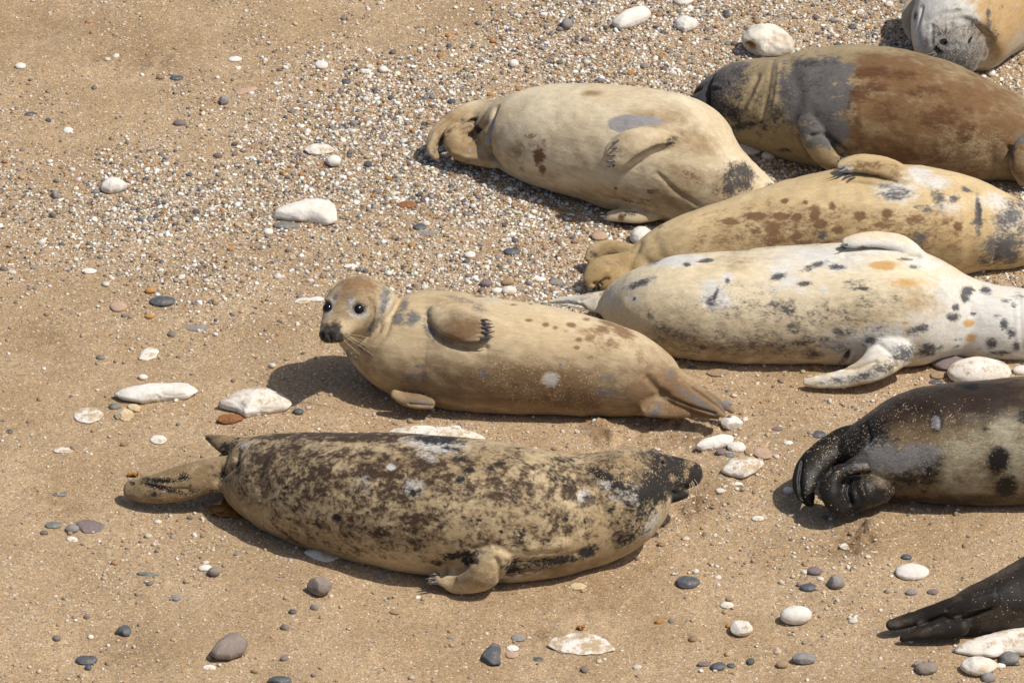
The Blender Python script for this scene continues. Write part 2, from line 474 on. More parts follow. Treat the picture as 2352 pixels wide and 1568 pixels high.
def stone(px, py, hw, hh, mat, label, cat='stone', flat=0.75, rot=0.0, poly=None, seed=0, rough=.06, facet=0.0, name='stone', group=None, sink=0.25, sharp=2.0, dents=()):
    """stone lying on the sand; hw, hh are its half sizes in the photograph"""
    r = np.random.default_rng(seed + int(px * 7 + py * 13))
    c0 = on_plane(px, py); z0 = float(ground_z(np.array([c0[0]]), np.array([c0[1]]))[0])
    s = m_px(c0)
    c = flat * hh * s
    b = 2.0 * math.sqrt(max(hh * hh - (0.866 * flat * hh) ** 2, (.25 * hh) ** 2)) * s
    zc = z0 + c * (1 - 2 * sink) * 0.9
    c0 = on_plane(px, py, zc)
    v, f = (ICO4 if max(hw, hh) > 20 else ICO3)
    v = v.copy()
    ang = np.arctan2(v[:, 1], v[:, 0]); rad = np.hypot(v[:, 0], v[:, 1])
    if poly is not None:
        ctr = np.array([px, py])
        pts = np.array([on_plane(x, y, zc)[:2] - c0[:2] for x, y in poly])
        # the outline seen is the ground plan plus the height of the stone: shrink the plan in depth
        mx = np.abs(pts[:, 1]).max(); pts[:, 1] *= min(1.0, b / mx)
        pa = np.arctan2(pts[:, 1], pts[:, 0]); pr = np.hypot(pts[:, 0], pts[:, 1])
        fine = np.linspace(-2 * math.pi, 2 * math.pi, 720); pf = np.zeros(720)
        for A_, B_ in zip(pts, np.roll(pts, -1, 0)):
            ex, ey = B_ - A_
            dn = np.cos(fine) * ey - np.sin(fine) * ex; dn[np.abs(dn) < 1e-9] = 1e-9
            t_ = (A_[0] * ey - A_[1] * ex) / dn; u_ = (A_[0] * np.sin(fine) - A_[1] * np.cos(fine)) / dn
            ok_ = (u_ >= -.001) & (u_ <= 1.001) & (t_ > 0)
            pf[ok_] = np.maximum(pf[ok_], t_[ok_])
        pf[pf == 0] = np.median(pf)
        kern = np.hanning(9); kern /= kern.sum(); pf = np.convolve(np.pad(pf, 4, mode='edge'), kern, 'valid')
        R = np.interp(ang, fine, pf)
        X = np.stack([np.cos(ang) * R * rad, np.sin(ang) * R * rad, v[:, 2] * c], 1)
    else:
        X = np.stack([v[:, 0] * hw * s, v[:, 1] * b, v[:, 2] * c], 1)
        cr, sr = math.cos(rot), math.sin(rot)
        X[:, :2] = np.stack([X[:, 0] * cr - X[:, 1] * sr, X[:, 0] * sr + X[:, 1] * cr], 1)
    L = max(hw, hh) * s
    off = r.uniform(-50, 50, 3)
    d = rough * L * (vnoise(v * 1.6 + off, 3) + .5 * vnoise(v * 3.7 + off, 5) + .22 * vnoise(v * 9 + off, 7))
    X = X + v * d[:, None]
    if facet:
        for _ in range(7):
            n = r.normal(0, 1, 3); n[2] = abs(n[2]) * .8; n /= np.linalg.norm(n)
            q = (X / np.array([hw * s, b, c])) @ n
            lim = r.uniform(1 - facet, 1 - facet * .35)
            X = X - ((np.maximum(q - lim, 0) * .85)[:, None] * n) * np.array([hw * s, b, c])
    stain = np.zeros(len(X))
    if dents:
        base = np.array([c0[0], c0[1], zc]); tr = bvh(X + base, [list(t) for t in f])
        for dx, dy, dr, dd, dst in dents:
            H, n_ = hit(tree=tr, px=dx, py=dy)
            q = np.exp(-(np.linalg.norm(X + base - H, axis=1) / (dr * s)) ** 2 * 1.2)
            X = X - n_ * (q * dd)[:, None]
            stain = np.maximum(stain, q * dst)
    me = mesh_from(name, X, f)
    if mat == 'chalk_ochre':
        t_ = me.attributes.new('stain', 'FLOAT', 'POINT'); t_.data.foreach_set('value', stain.astype(np.float32))
    o = link(name, me, SM[mat])
    o.location = (c0[0], c0[1], zc)
    tag(o, label, cat, group)
    return o

C_, CS, CB = 'chalk', 'chalk_sandy', 'chalk_buried'
stone(705, 487, 74, 33, C_, 'large white wedge-shaped chalk stone with a pointed left end on the shingle', flat=.7, rough=.035, poly=[(622, 497), (660, 475), (700, 458), (745, 451), (770, 466), (775, 515), (752, 523), (715, 512), (655, 505)])
stone(358, 903, 100, 25, C_, 'long white log-shaped chalk stone half sunk in the sand', flat=.85, rough=.03, poly=[(258, 903), (297, 888), (360, 879), (437, 873), (459, 894), (433, 919), (375, 922), (322, 933), (278, 922)])
stone(588, 924, 88, 36, CS, 'large domed white chalk stone dusted with sand beside the brown shadow', flat=.7, rough=.04, poly=[(498, 929), (537, 902), (591, 886), (650, 906), (674, 929), (660, 941), (596, 953), (562, 961), (545, 945)])
stone(261, 426, 31, 20, C_, 'smooth white egg-shaped chalk stone alone at the left edge of the shingle', flat=.95, rough=.03, sink=.05, poly=[(230, 438), (240, 412), (256, 405), (275, 410), (293, 428), (277, 440), (252, 447)])
stone(203, 953, 34, 18, CB, 'flat white shell-like stone smeared with sand left of the flints', flat=.35, rough=.07)
stone(262, 933, 13, 9, 'greygreen', 'small grey flint nodule at the left end of the log-shaped stone', flat=.9, facet=.3)
stone(286, 951, 23, 15, 'flint', 'cream knobbly flint lying diagonally below the log-shaped stone', flat=.8, rot=-.5, rough=.13, facet=.25)
stone(308, 936, 17, 9, 'flint', 'curved cream flint fragment tucked under the log-shaped stone', flat=.8, rot=-.3, rough=.14)
stone(364, 1009, 20, 11, CS, 'white scallop-like stone with a sandy crack above the hind flipper', flat=.4)
stone(146, 1034, 22, 7, CB, 'thin white arc of a buried stone at far left', flat=.5)
stone(343, 812, 25, 17, CS, 'flat angular white chalk chip on sand above the log-shaped stone', flat=.4, facet=.3, poly=[(326, 800), (345, 796), (367, 804), (357, 822), (337, 830), (318, 826)])
stone(328, 866, 11, 7, C_, 'small round white pebble just above the log-shaped stone', flat=.9)
stone(205, 622, 18, 7, C_, 'flat white oval pebble at the lower left of the shingle band', flat=.5)
stone(47, 152, 13, 8, C_, 'lone white oval pebble on the bare sand at upper left', flat=.8)
stone(540, 136, 16, 7, C_, 'white leaf-shaped pebble at the upper edge of the shingle', flat=.6, rot=.2)
stone(734, 343, 34, 13, CS, 'low white domed chalk stone with pebbles along its front', flat=.55)
stone(766, 369, 17, 14, C_, 'white egg-shaped stone beside the low white dome', flat=.9, sink=.1)
stone(1451, 41, 44, 30, C_, 'long smooth white chalk stone lying diagonally at the top of the picture', flat=.75, rough=.03, poly=[(1406, 62), (1422, 38), (1457, 15), (1485, 8), (1496, 25), (1485, 45), (1451, 67), (1424, 77)])
stone(1577, 55, 29, 21, C_, 'round white chalk stone with a flat left side near the top edge', flat=.85, facet=.2, poly=[(1546, 53), (1557, 33), (1585, 35), (1606, 56), (1595, 72), (1572, 78), (1554, 66)])
stone(1764, 92, 61, 40, 'chalk_ochre', 'big knobbly white chalk boulder with an ochre stained hollow behind the grey seal', flat=.95, rough=.08, sink=.05, dents=[(1722, 116, 18, .040, 1.0), (1775, 78, 14, .010, .0), (1800, 84, 12, .02, 0), (1740, 92, 20, -.008, 0)], poly=[(1703, 100), (1719, 66), (1757, 50), (1793, 58), (1808, 84), (1827, 108), (1822, 130), (1754, 134), (1714, 126)])
stone(1570, 1, 23, 13, C_, 'white chalk stone cut by the top edge of the picture', flat=.8)
stone(1716, 342, 36, 15, C_, 'pale elongated stone under the throat of the grey-headed seal', flat=.7, rot=-.3)
stone(1765, 358, 16, 12, C_, 'small round white stone in front of the grey-headed seal', flat=.9, sink=.1)
stone(1472, 542, 25, 23, C_, 'white rounded stone wedged behind the tail of the tan spotted seal', flat=.9, sink=.1)
stone(1376, 542, 18, 11, 'pink', 'pale pink flat stone left of the tan spotted seal tail', flat=.6)
stone(2250, 854, 74, 34, CS, 'large smooth cream dome-shaped stone behind the back of the dark seal', flat=.85, rough=.025)
stone(2178, 833, 40, 19, 'purple', 'purple-brown stone partly under the neck of the white spotted seal', flat=.7)
stone(2155, 861, 19, 9, 'tan', 'flat tan stone left of the large cream dome', flat=.5, rot=.2)
stone(2150, 877, 16, 5, 'slate', 'thin slate pebble below the flat tan stone', flat=.5)
stone(2346, 850, 20, 12, C_, 'pale stone at the right edge beside the large cream dome', flat=.8)
stone(1681, 971, 26, 17, C_, 'chunky white stone touching the hind flipper tip of the watching seal', flat=.9, facet=.25, sink=.1)
stone(1641, 1016, 43, 20, C_, 'white bean-shaped stone below the hind flippers of the watching seal', flat=.8, rough=.04, poly=[(1599, 1030), (1605, 1018), (1640, 1010), (1665, 994), (1685, 997), (1684, 1010), (1670, 1024), (1640, 1034), (1612, 1036)])
stone(1692, 1027, 21, 13, C_, 'small smooth white oval stone right of the bean-shaped stone', flat=.85)
stone(1704, 1074, 50, 26, CB, 'white domed stone half covered by sand below the bean-shaped stone', flat=.6, rough=.04, poly=[(1656, 1082), (1672, 1058), (1700, 1047), (1732, 1050), (1756, 1062), (1740, 1078), (1708, 1098), (1676, 1092)])
stone(1692, 1110, 14, 4, C_, 'thin white chip in the sand below the half covered dome', flat=.5)
stone(1656, 1038, 13, 9, 'purple', 'dark purple pebble under the bean-shaped stone', flat=.8)
stone(1676, 1045, 12, 6, 'greygreen', 'grey pebble between the small oval stone and the domed stone', flat=.7)
stone(1751, 1040, 21, 15, 'pink', 'flat pinkish brown stone right of the small white oval', flat=.45, rot=.5)
stone(1722, 1038, 12, 9, 'tan', 'sandy tan pebble beside the flat pinkish stone', flat=.5)
stone(2095, 1313, 39, 20, C_, 'white rounded stone on open sand right of the mottled seal', flat=.7, rough=.03)
stone(2090, 1327, 12, 6, C_, 'tiny white pebble touching the front of the white rounded stone', flat=.9)
stone(1828, 1412, 37, 22, C_, 'smooth white pill-shaped stone casting a small shadow', flat=.95, rough=.02, sink=.08, sharp=3, rot=.12)
stone(1703, 1441, 26, 20, CS, 'blocky white chalk lump with a flat top', flat=.85, facet=.4, sink=.1)
stone(1335, 1479, 72, 25, CB, 'broad white patch of a chalk stone almost buried in sand', flat=.28, rough=.07, poly=[(1262, 1482), (1275, 1465), (1310, 1456), (1350, 1454), (1388, 1468), (1416, 1492), (1380, 1500), (1330, 1502), (1290, 1497)])
stone(2300, 1475, 120, 38, CS, 'large flat white slab at the lower right corner', flat=.5, rough=.03, poly=[(2188, 1494), (2215, 1476), (2290, 1454), (2352, 1437), (2420, 1436), (2430, 1480), (2390, 1505), (2330, 1502), (2280, 1509), (2230, 1505)])
stone(2247, 1529, 42, 22, 'chalk_ochre', 'white pitted stone in front of the large flat slab', flat=.85, rough=.06, sink=.1)
stone(2319, 1511, 24, 16, 'greygreen', 'dark green-grey rounded stone beside the white slab', flat=.85, sink=.1)
stone(2297, 1529, 13, 7, C_, 'little white pebble between pitted stone and green-grey stone', flat=.9)
stone(2334, 1522, 9, 7, 'purple', 'brown pebble leaning on the dark green-grey stone', flat=.8)
stone(2270, 1556, 17, 13, 'grey', 'grey pebble cut by the bottom edge under the pitted stone', flat=.9)
stone(2128, 1534, 25, 15, 'greybrown', 'grey-brown rounded stone left of the pitted white one', flat=.85, sink=.08)
stone(2108, 1527, 14, 9, 'grey', 'grey pebble behind the grey-brown rounded stone', flat=.9, facet=.3)
stone(527, 1483, 43, 31, 'greybrown', 'large smooth grey-brown drop-shaped stone at the lower left', flat=.8, rough=.02, sink=.08, poly=[(483, 1504), (500, 1478), (525, 1456), (550, 1452), (571, 1475), (562, 1498), (528, 1514), (494, 1514)])
stone(734, 1345, 29, 22, 'greybrown', 'grey faceted stone standing on sand in front of the mottled seal', flat=.95, facet=.35, sink=.05)
stone(492, 1312, 15, 11, 'greybrown', 'round brown-grey pebble touching a white one at lower left', flat=.9, sink=.08)
stone(471, 1304, 16, 8, C_, 'flat white pebble touching a round brown-grey one', flat=.7)
stone(284, 1447, 19, 15, 'slate', 'dark slate pebble with a pale vein at lower left', flat=.7, facet=.25, poly=[(262, 1454), (270, 1444), (284, 1437), (297, 1436), (303, 1448), (298, 1460), (286, 1462), (276, 1454)])
stone(199, 1515, 25, 11, 'slate', 'curved blue-grey slate pebble near the lower left corner', flat=.6)
stone(203, 1532, 8, 7, 'slate', 'small round dark pebble under the curved slate pebble', flat=.9)
stone(206, 1207, 35, 16, 'purple', 'flat purple-grey slab flush with the sand at left', flat=.3, facet=.3)
stone(166, 1214, 16, 11, 'grey', 'rounded light grey pebble against the purple-grey slab', flat=.9)
stone(123, 1205, 20, 8, 'greygreen', 'flat grey-green pebble at the far left of the slab group', flat=.5)
stone(161, 1224, 6, 5, 'tan', 'tiny tan pebble in front of the rounded grey one', flat=.9)
stone(166, 1238, 14, 6, CS, 'small white splinter below the purple-grey slab', flat=.5, rot=-.6)
stone(528, 962, 31, 11, 'rust', 'rust brown flat stone under the large domed chalk stone', flat=.8, rough=.08, rot=.15)
stone(685, 945, 13, 8, 'slate', 'blue-grey pebble right of the large domed chalk stone', flat=.9)
stone(373, 691, 30, 12, 'slate', 'large dark blue slate pebble at the lower edge of the shingle', flat=.55, rough=.04)
stone(453, 753, 25, 7, 'grey', 'flat grey slab half buried in the sand below the slate pebble', flat=.4)
stone(272, 704, 20, 12, 'pink', 'pale pink rounded stone left of the dark blue slate pebble', flat=.55, rot=.3)
stone(657, 518, 29, 9, 'greygreen', 'flat grey-green stone in front of the white wedge stone', flat=.6)
stone(616, 532, 12, 8, C_, 'white pebble left of the flat grey-green stone', flat=.8)
stone(1129, 1499, 24, 28, 'slate', 'tall dark slate shard sticking out of the sand at the bottom', flat=.45, facet=.2, poly=[(1102, 1523), (1110, 1500), (1130, 1478), (1157, 1469), (1151, 1486), (1148, 1508), (1151, 1526), (1125, 1527)])
stone(1177, 1488, 15, 7, C_, 'flat white pebble beside the tall slate shard', flat=.5)
stone(1176, 1503, 15, 8, 'pink', 'reddish pink pebble beside the tall slate shard', flat=.5)
stone(1191, 1464, 17, 8, 'grey', 'flat grey pebble above the tall slate shard', flat=.4)
stone(1236, 1513, 12, 5, 'slate', 'thin slate chip right of the reddish pink pebble', flat=.5)
stone(1036, 1463, 10, 4, 'grey', 'thin blue-grey chip left of the tall slate shard', flat=.6)
stone(1580, 1336, 28, 14, 'slate', 'slate pebble with a notch half buried below the mottled seal head', flat=.6, facet=.2)
stone(1856, 1349, 20, 10, 'slate', 'dark slate oval pebble left of the tooth-shaped stone', flat=.8)
stone(1835, 1342, 6, 6, 'purple', 'tiny dark pebble touching the slate oval', flat=.9)
stone(1871, 1311, 18, 11, 'purple', 'purple rounded pebble above the slate oval', flat=.8)
stone(1920, 1336, 21, 17, 'grey', 'pale grey tooth-shaped stone tilted on the sand', flat=.9, rot=.6, facet=.3, sink=.1)
stone(1847, 1511, 28, 14, 'grey', 'grey two-lobed stone near the bottom edge', flat=.85, sink=.08, facet=.2)
stone(1796, 1525, 14, 9, 'tan', 'brown rounded pebble left of the grey two-lobed stone', flat=.85, sink=.08)
stone(1649, 1530, 19, 10, 'slate', 'biggest of three dark slate pebbles in a row at the bottom', flat=.8, rot=.3)
stone(1617, 1524, 15, 6, 'purple', 'flattest of three dark slate pebbles in a row, with a tan chip', flat=.7)
stone(1679, 1528, 10, 6, 'slate', 'smallest and rightmost of three dark slate pebbles in a row', flat=.8)
stone(1669, 1389, 16, 8, 'chalk_sandy', 'pale angular pebble above the blocky chalk lump', flat=.7, facet=.3)
stone(1676, 1375, 10, 6, 'tan', 'tan round pebble behind the pale angular pebble', flat=.8)
stone(1714, 1456, 7, 4, 'slate', 'tiny slate pebble at the foot of the blocky chalk lump', flat=.8)
stone(739, 1273, 43, 18, CS, 'white flat stone partly under the belly of the mottled seal', flat=.45, rough=.03, poly=[(697, 1268), (712, 1257), (745, 1256), (775, 1266), (784, 1278), (765, 1288), (745, 1291), (715, 1280)])
stone(1000, 995, 120, 24, CS, 'long low white slab behind the back of the mottled seal', flat=.6, rough=.04, poly=[(882, 1000), (898, 978), (960, 976), (1040, 983), (1090, 994), (1118, 1012), (1100, 1028), (1000, 1030), (900, 1020)])
stone(1046, 982, 14, 6, C_, 'small white pebble on top of the long low slab', flat=.9, sink=-.25)
stone(1327, 1346, 19, 9, 'flint', 'cream shell-shaped chip below the mottled seal', flat=.6)
stone(643, 1561, 28, 10, 'slate', 'slate stone cut by the bottom edge at left', flat=.8)
stone(1811, 1126, 13, 9, C_, 'white pebble beside the curled black hind flippers', flat=.9)
stone(1894, 1187, 7, 5, 'slate', 'small slate pebble in front of the curled black hind flippers', flat=.9)
stone(1650, 855, 26, 9, 'tan', 'flat brown stone on sand below the white spotted seal', flat=.6, rot=.15)
stone(1590, 844, 11, 4, 'slate', 'thin slate chip left of the flat brown stone', flat=.7)
stone(1880, 997, 17, 8, 'slate', 'flat slate pebble above the curled black hind flippers', flat=.4)
stone(1672, 925, 12, 7, 'grey', 'grey pebble beyond the hind flipper tip of the watching seal', flat=.9)
stone(1810, 1017, 11, 6, C_, 'white pebble between pinkish stone and slate pebble', flat=.8)
stone(1786, 984, 13, 5, 'purple', 'flat dark red pebble on sand above the pinkish stone', flat=.6)
stone(514, 229, 12, 13, 'grey', 'small upright grey faceted stone in the upper left shingle', flat=.95, facet=.4, sink=.08)
stone(568, 208, 28, 12, 'pink', 'long pinkish grey flat stone at the upper left of the shingle', flat=.35, poly=[(541, 215), (550, 206), (570, 201), (588, 197), (594, 203), (585, 209), (560, 217), (546, 221)])
stone(406, 179, 16, 6, 'slate', 'dark flat slate pebble on sand at upper left', flat=.6)
stone(413, 282, 15, 8, 'purple', 'brown oval pebble in thin shingle at left', flat=.8)
stone(126, 447, 10, 11, 'grey', 'small grey angular stone left of the white egg stone', flat=.9, facet=.35)
stone(69, 262, 14, 5, 'slate', 'thin blue slate chip near the left edge', flat=.5, rot=.3)
stone(155, 299, 12, 8, C_, 'white chip with a ragged edge on the upper left sand', flat=.5, facet=.3)
stone(1302, 55, 13, 13, 'grey', 'round blue-grey pebble near the top edge', flat=.9, sink=.1)
stone(1175, 578, 20, 9, 'slate', 'dark slate oval left of the tan spotted seal tail', flat=.7)
stone(936, 470, 24, 8, 'rust', 'flat rust coloured stone in the middle of the shingle', flat=.5)
stone(981, 535, 24, 6, 'grey', 'flat grey sliver stone in the shingle below the rust stone', flat=.5)
stone(964, 521, 15, 8, 'slate', 'dark slate pebble just above the flat grey sliver', flat=.6)
stone(1116, 651, 14, 10, 'purple', 'purple round pebble behind the watching seal', flat=.9)
stone(1166, 648, 15, 9, 'tan', 'brown pebble behind the watching seal', flat=.9)
stone(1170, 668, 17, 12, 'chalk_ochre', 'white stone stained brown touching the back of the watching seal', flat=.9)
stone(1141, 668, 13, 8, C_, 'white pebble between the purple and stained stones', flat=.9)
stone(1107, 667, 11, 8, 'purple', 'dark angular pebble left of the white pebble behind the seal', flat=.9, facet=.3)
stone(695, 690, 18, 8, CB, 'flat sandy white stone behind the watching seal head', flat=.4, rot=.3)
stone(727, 687, 18, 6, C_, 'flat clean white stone half hidden by the watching seal head', flat=.6)
stone(1192, 663, 14, 5, 'grey', 'flat grey pebble right of the stained white stone', flat=.6)
stone(806, 611, 17, 5, C_, 'thin white sliver on the sandy strip above the watching seal', flat=.5)
stone(1076, 634, 8, 6, 'purple', 'small dark pebble above the watching seal shoulder', flat=.8)
stone(1240, 642, 12, 6, C_, 'flat white pebble near the curled tail of the tan spotted seal', flat=.8)
stone(1277, 648, 16, 7, 'grey', 'blue-grey flat pebble by the curled tail of the tan spotted seal', flat=.6)
stone(1100, 560, 12, 4, C_, 'white sliver pebble in the open shingle centre', flat=.6)
stone(1080, 585, 13, 9, C_, 'white blocky pebble in the open shingle centre', flat=.8, facet=.3)
stone(880, 160, 11, 9, C_, 'white pebble at the upper middle of the shingle', flat=.9)
stone(738, 150, 16, 11, C_, 'white pebble leaning at the upper left of the dense shingle', flat=.8, rot=-.6)
stone(838, 164, 15, 6, CS, 'flat pale pebble right of the leaning white pebble', flat=.6)
stone(795, 188, 11, 7, 'slate', 'blue slate pebble below the flat pale pebble', flat=.8)
stone(1180, 146, 12, 10, C_, 'white round pebble above the pale belly-up seal', flat=.9)
stone(1957, 63, 9, 7, 'slate', 'dark pebble on shingle left of the upside-down seal', flat=.9)
stone(1914, 47, 9, 6, 'grey', 'grey pebble on shingle left of the dark pebble', flat=.9)
stone(2042, 10, 10, 8, CS, 'cream pebble near the top edge beside the upside-down seal', flat=.8)
stone(2277, 168, 10, 10, C_, 'white pebble at the cheek of the upside-down seal', flat=.9)
stone(2258, 176, 8, 6, C_, 'tiny white pebble left of the pebble at the seal cheek', flat=.9)
stone(1944, 1254, 17, 9, CB, 'white pebble half buried in scuffed sand right of the mottled seal', flat=.5)
stone(1741, 1190, 14, 6, CS, 'white flat pebble on sand between the mottled and dark seals', flat=.5)
stone(2082, 1279, 13, 7, 'slate', 'slate pebble above the white rounded stone', flat=.9)
stone(2094, 1359, 15, 7, 'grey', 'blue-grey flat pebble below the white rounded stone', flat=.7, rot=.3)
stone(2143, 1358, 13, 8, 'purple', 'purple angular pebble right of the blue-grey flat pebble', flat=.6, facet=.3)
stone(1350, 966, 9, 7, 'rust', 'reddish brown pebble at the belly of the watching seal', flat=.9)
stone(1366, 968, 8, 7, C_, 'white pebble on the sand clump under the watching seal', flat=.9, sink=-.2)
stone(340, 1318, 26, 4, 'greygreen', 'thin grey-green rod of stone at lower left', flat=.9, rot=-.2)
stone(405, 1372, 13, 7, 'grey', 'pale blue-grey pebble on sand at lower left', flat=.6, rot=-.4)
stone(480, 1532, 15, 6, CS, 'flat white pebble below the drop-shaped stone', flat=.5)
stone(672, 1404, 9, 6, 'slate', 'dark round pebble below the grey faceted stone', flat=.9)
stone(130, 1465, 10, 8, 'purple', 'brown pebble with an orange chip at lower left', flat=.9)
stone(208, 1462, 7, 6, C_, 'round white speckled pebble at lower left', flat=.9)
stone(909, 1404, 14, 6, 'tan', 'brown half buried pebble below the fore flipper of the mottled seal', flat=.6)
stone(875, 1323, 10, 6, 'grey', 'pale pebble left of the fore flipper of the mottled seal', flat=.9)
stone(231, 821, 10, 6, 'greygreen', 'dark mossy pebble on sand left of the angular chalk chip', flat=.9)
stone(22, 990, 8, 5, 'slate', 'small slate pebble at the far left edge', flat=.7)
stone(137, 1135, 16, 5, 'greygreen', 'flat grey-green pebble on sand at far left', flat=.6)
stone(345, 667, 12, 7, 'orange', 'orange-brown pebble near the flat grey slab', flat=.8)
stone(343, 726, 11, 6, 'orange', 'orange flint pebble above the flat grey slab', flat=.8)

# pebbles large enough to tell one by one
PEBV = []
for s_ in range(7):
    r = np.random.default_rng(100 + s_)
    v, f = ICO3
    off = r.uniform(-40, 40, 3)
    PEBV.append((v * (1 + .16 * vnoise(v * 1.5 + off, 2) + .06 * vnoise(v * 4 + off, 4))[:, None] * np.array([1, r.uniform(.65, .95), r.uniform(.45, .7)]), f))
KINDS = [('chalk', 'white'), ('chalk', 'white'), ('grey', 'grey'), ('slate', 'dark slate'), ('tan', 'tan'), ('purple', 'purple-brown'), ('orange', 'orange'), ('chalk_sandy', 'cream'), ('greybrown', 'grey-brown')]
pool = {}
r = np.random.default_rng(77)
cnt = 0
while cnt < 270:
    px, py = r.uniform(0, 2352), r.uniform(0, 1568)
    d = float(density(np.array([px]), np.array([py]))[0])
    if r.uniform() > d ** 1.25 * 1.1 + .006:
        continue
    kind, word = KINDS[r.integers(len(KINDS))]
    sh_ = int(r.integers(7))
    if (kind, sh_) not in pool:
        me = mesh_from('pebble', *PEBV[sh_]); me.materials.append(SM[kind]); pool[(kind, sh_)] = me
    p = on_plane(px, py); z = float(ground_z(p[:1], p[1:2])[0])
    sz = r.uniform(.0095, .0155)
    o = bpy.data.objects.new('pebble', pool[(kind, sh_)])
    COL.objects.link(o)
    o.scale = (sz, sz, sz); o.rotation_euler = (0, 0, r.uniform(0, 6.28))
    o.location = (p[0], p[1], z + sz * .22)
    zone = 'among the mixed shingle' if d > .3 else 'lying on the open sand'
    tag(o, 'small %s pebble %s' % (word, zone), 'pebble', '%s pebbles %s' % (word, zone))
    cnt += 1

# ------------------------------------------------------------------ seaweed scraps
def kelp_material():
    k = NT('kelp'); c = k.coords()
    k.l(k.mix(k.step(k.noise(c, 45, 3), .35, .65), (.30, .13, .012), (.20, .075, .008)), k.b.inputs['Base Color'])
    k.b.inputs['Roughness'].default_value = .28
    return k.m
KELP = kelp_material()
def kelp(px, py, hw, hh, label, z=.012, seed=0, rot=0.0):
    r = np.random.default_rng(seed); n = 26
    c0 = on_plane(px, py, z); s = m_px(c0)
    U, W = np.meshgrid(np.linspace(-1, 1, n), np.linspace(-1, 1, n))
    th = np.arctan2(W, U); sq = np.maximum(np.abs(U), np.abs(W)) / (np.hypot(U, W) + 1e-9)
    edge = 1 + .22 * vnoise(np.stack([np.cos(th).ravel() * 2.2, np.sin(th).ravel() * 2.2, np.full(n * n, seed * 3.3)], 1), 5).reshape(n, n)
    X = U * sq * edge * hw * s; Y = W * sq * edge * hh * 2 * s
    Z = .012 * vnoise(np.stack([U.ravel() * 2, W.ravel() * 2, np.full(n * n, seed + .5)], 1), 8).reshape(n, n)
    x = X * math.cos(rot) - Y * math.sin(rot); y = X * math.sin(rot) + Y * math.cos(rot)
    top = np.stack([x, y, Z], -1).reshape(-1, 3); bot = top - np.array([0, 0, .0025])
    i = (np.arange(n - 1)[:, None] * n + np.arange(n - 1)[None]).ravel()
    f = [list(q) for q in np.stack([i, i + 1, i + n + 1, i + n], 1)]
    f += [[a + n * n for a in reversed(q)] for q in f[:]]
    rim = list(range(n)) + [n * k + n - 1 for k in range(1, n)] + [n * n - 1 - k for k in range(1, n)] + [n * (n - 1 - k) for k in range(1, n - 1)]
    for a, b in zip(rim, rim[1:] + rim[:1]):
        f.append([b, a, a + n * n, b + n * n])
    o = link('seaweed', mesh_from('seaweed', np.vstack([top, bot]), f), KELP)
    o.location = (c0[0], c0[1], float(ground_z(c0[:1], c0[1:2])[0]) + z)
    tag(o, label, 'seaweed')
kelp(527, 1162, 46, 20, 'wide amber brown kelp frond in the shade under the hind end of the mottled seal', .012, 1)
kelp(306, 1083, 14, 5, 'small amber kelp scrap on sand above the mottled seal hind flipper', .008, 2, .2)
kelp(1334, 1436, 10, 5, 'tiny amber kelp scrap on sand above the buried white stone', .008, 3)

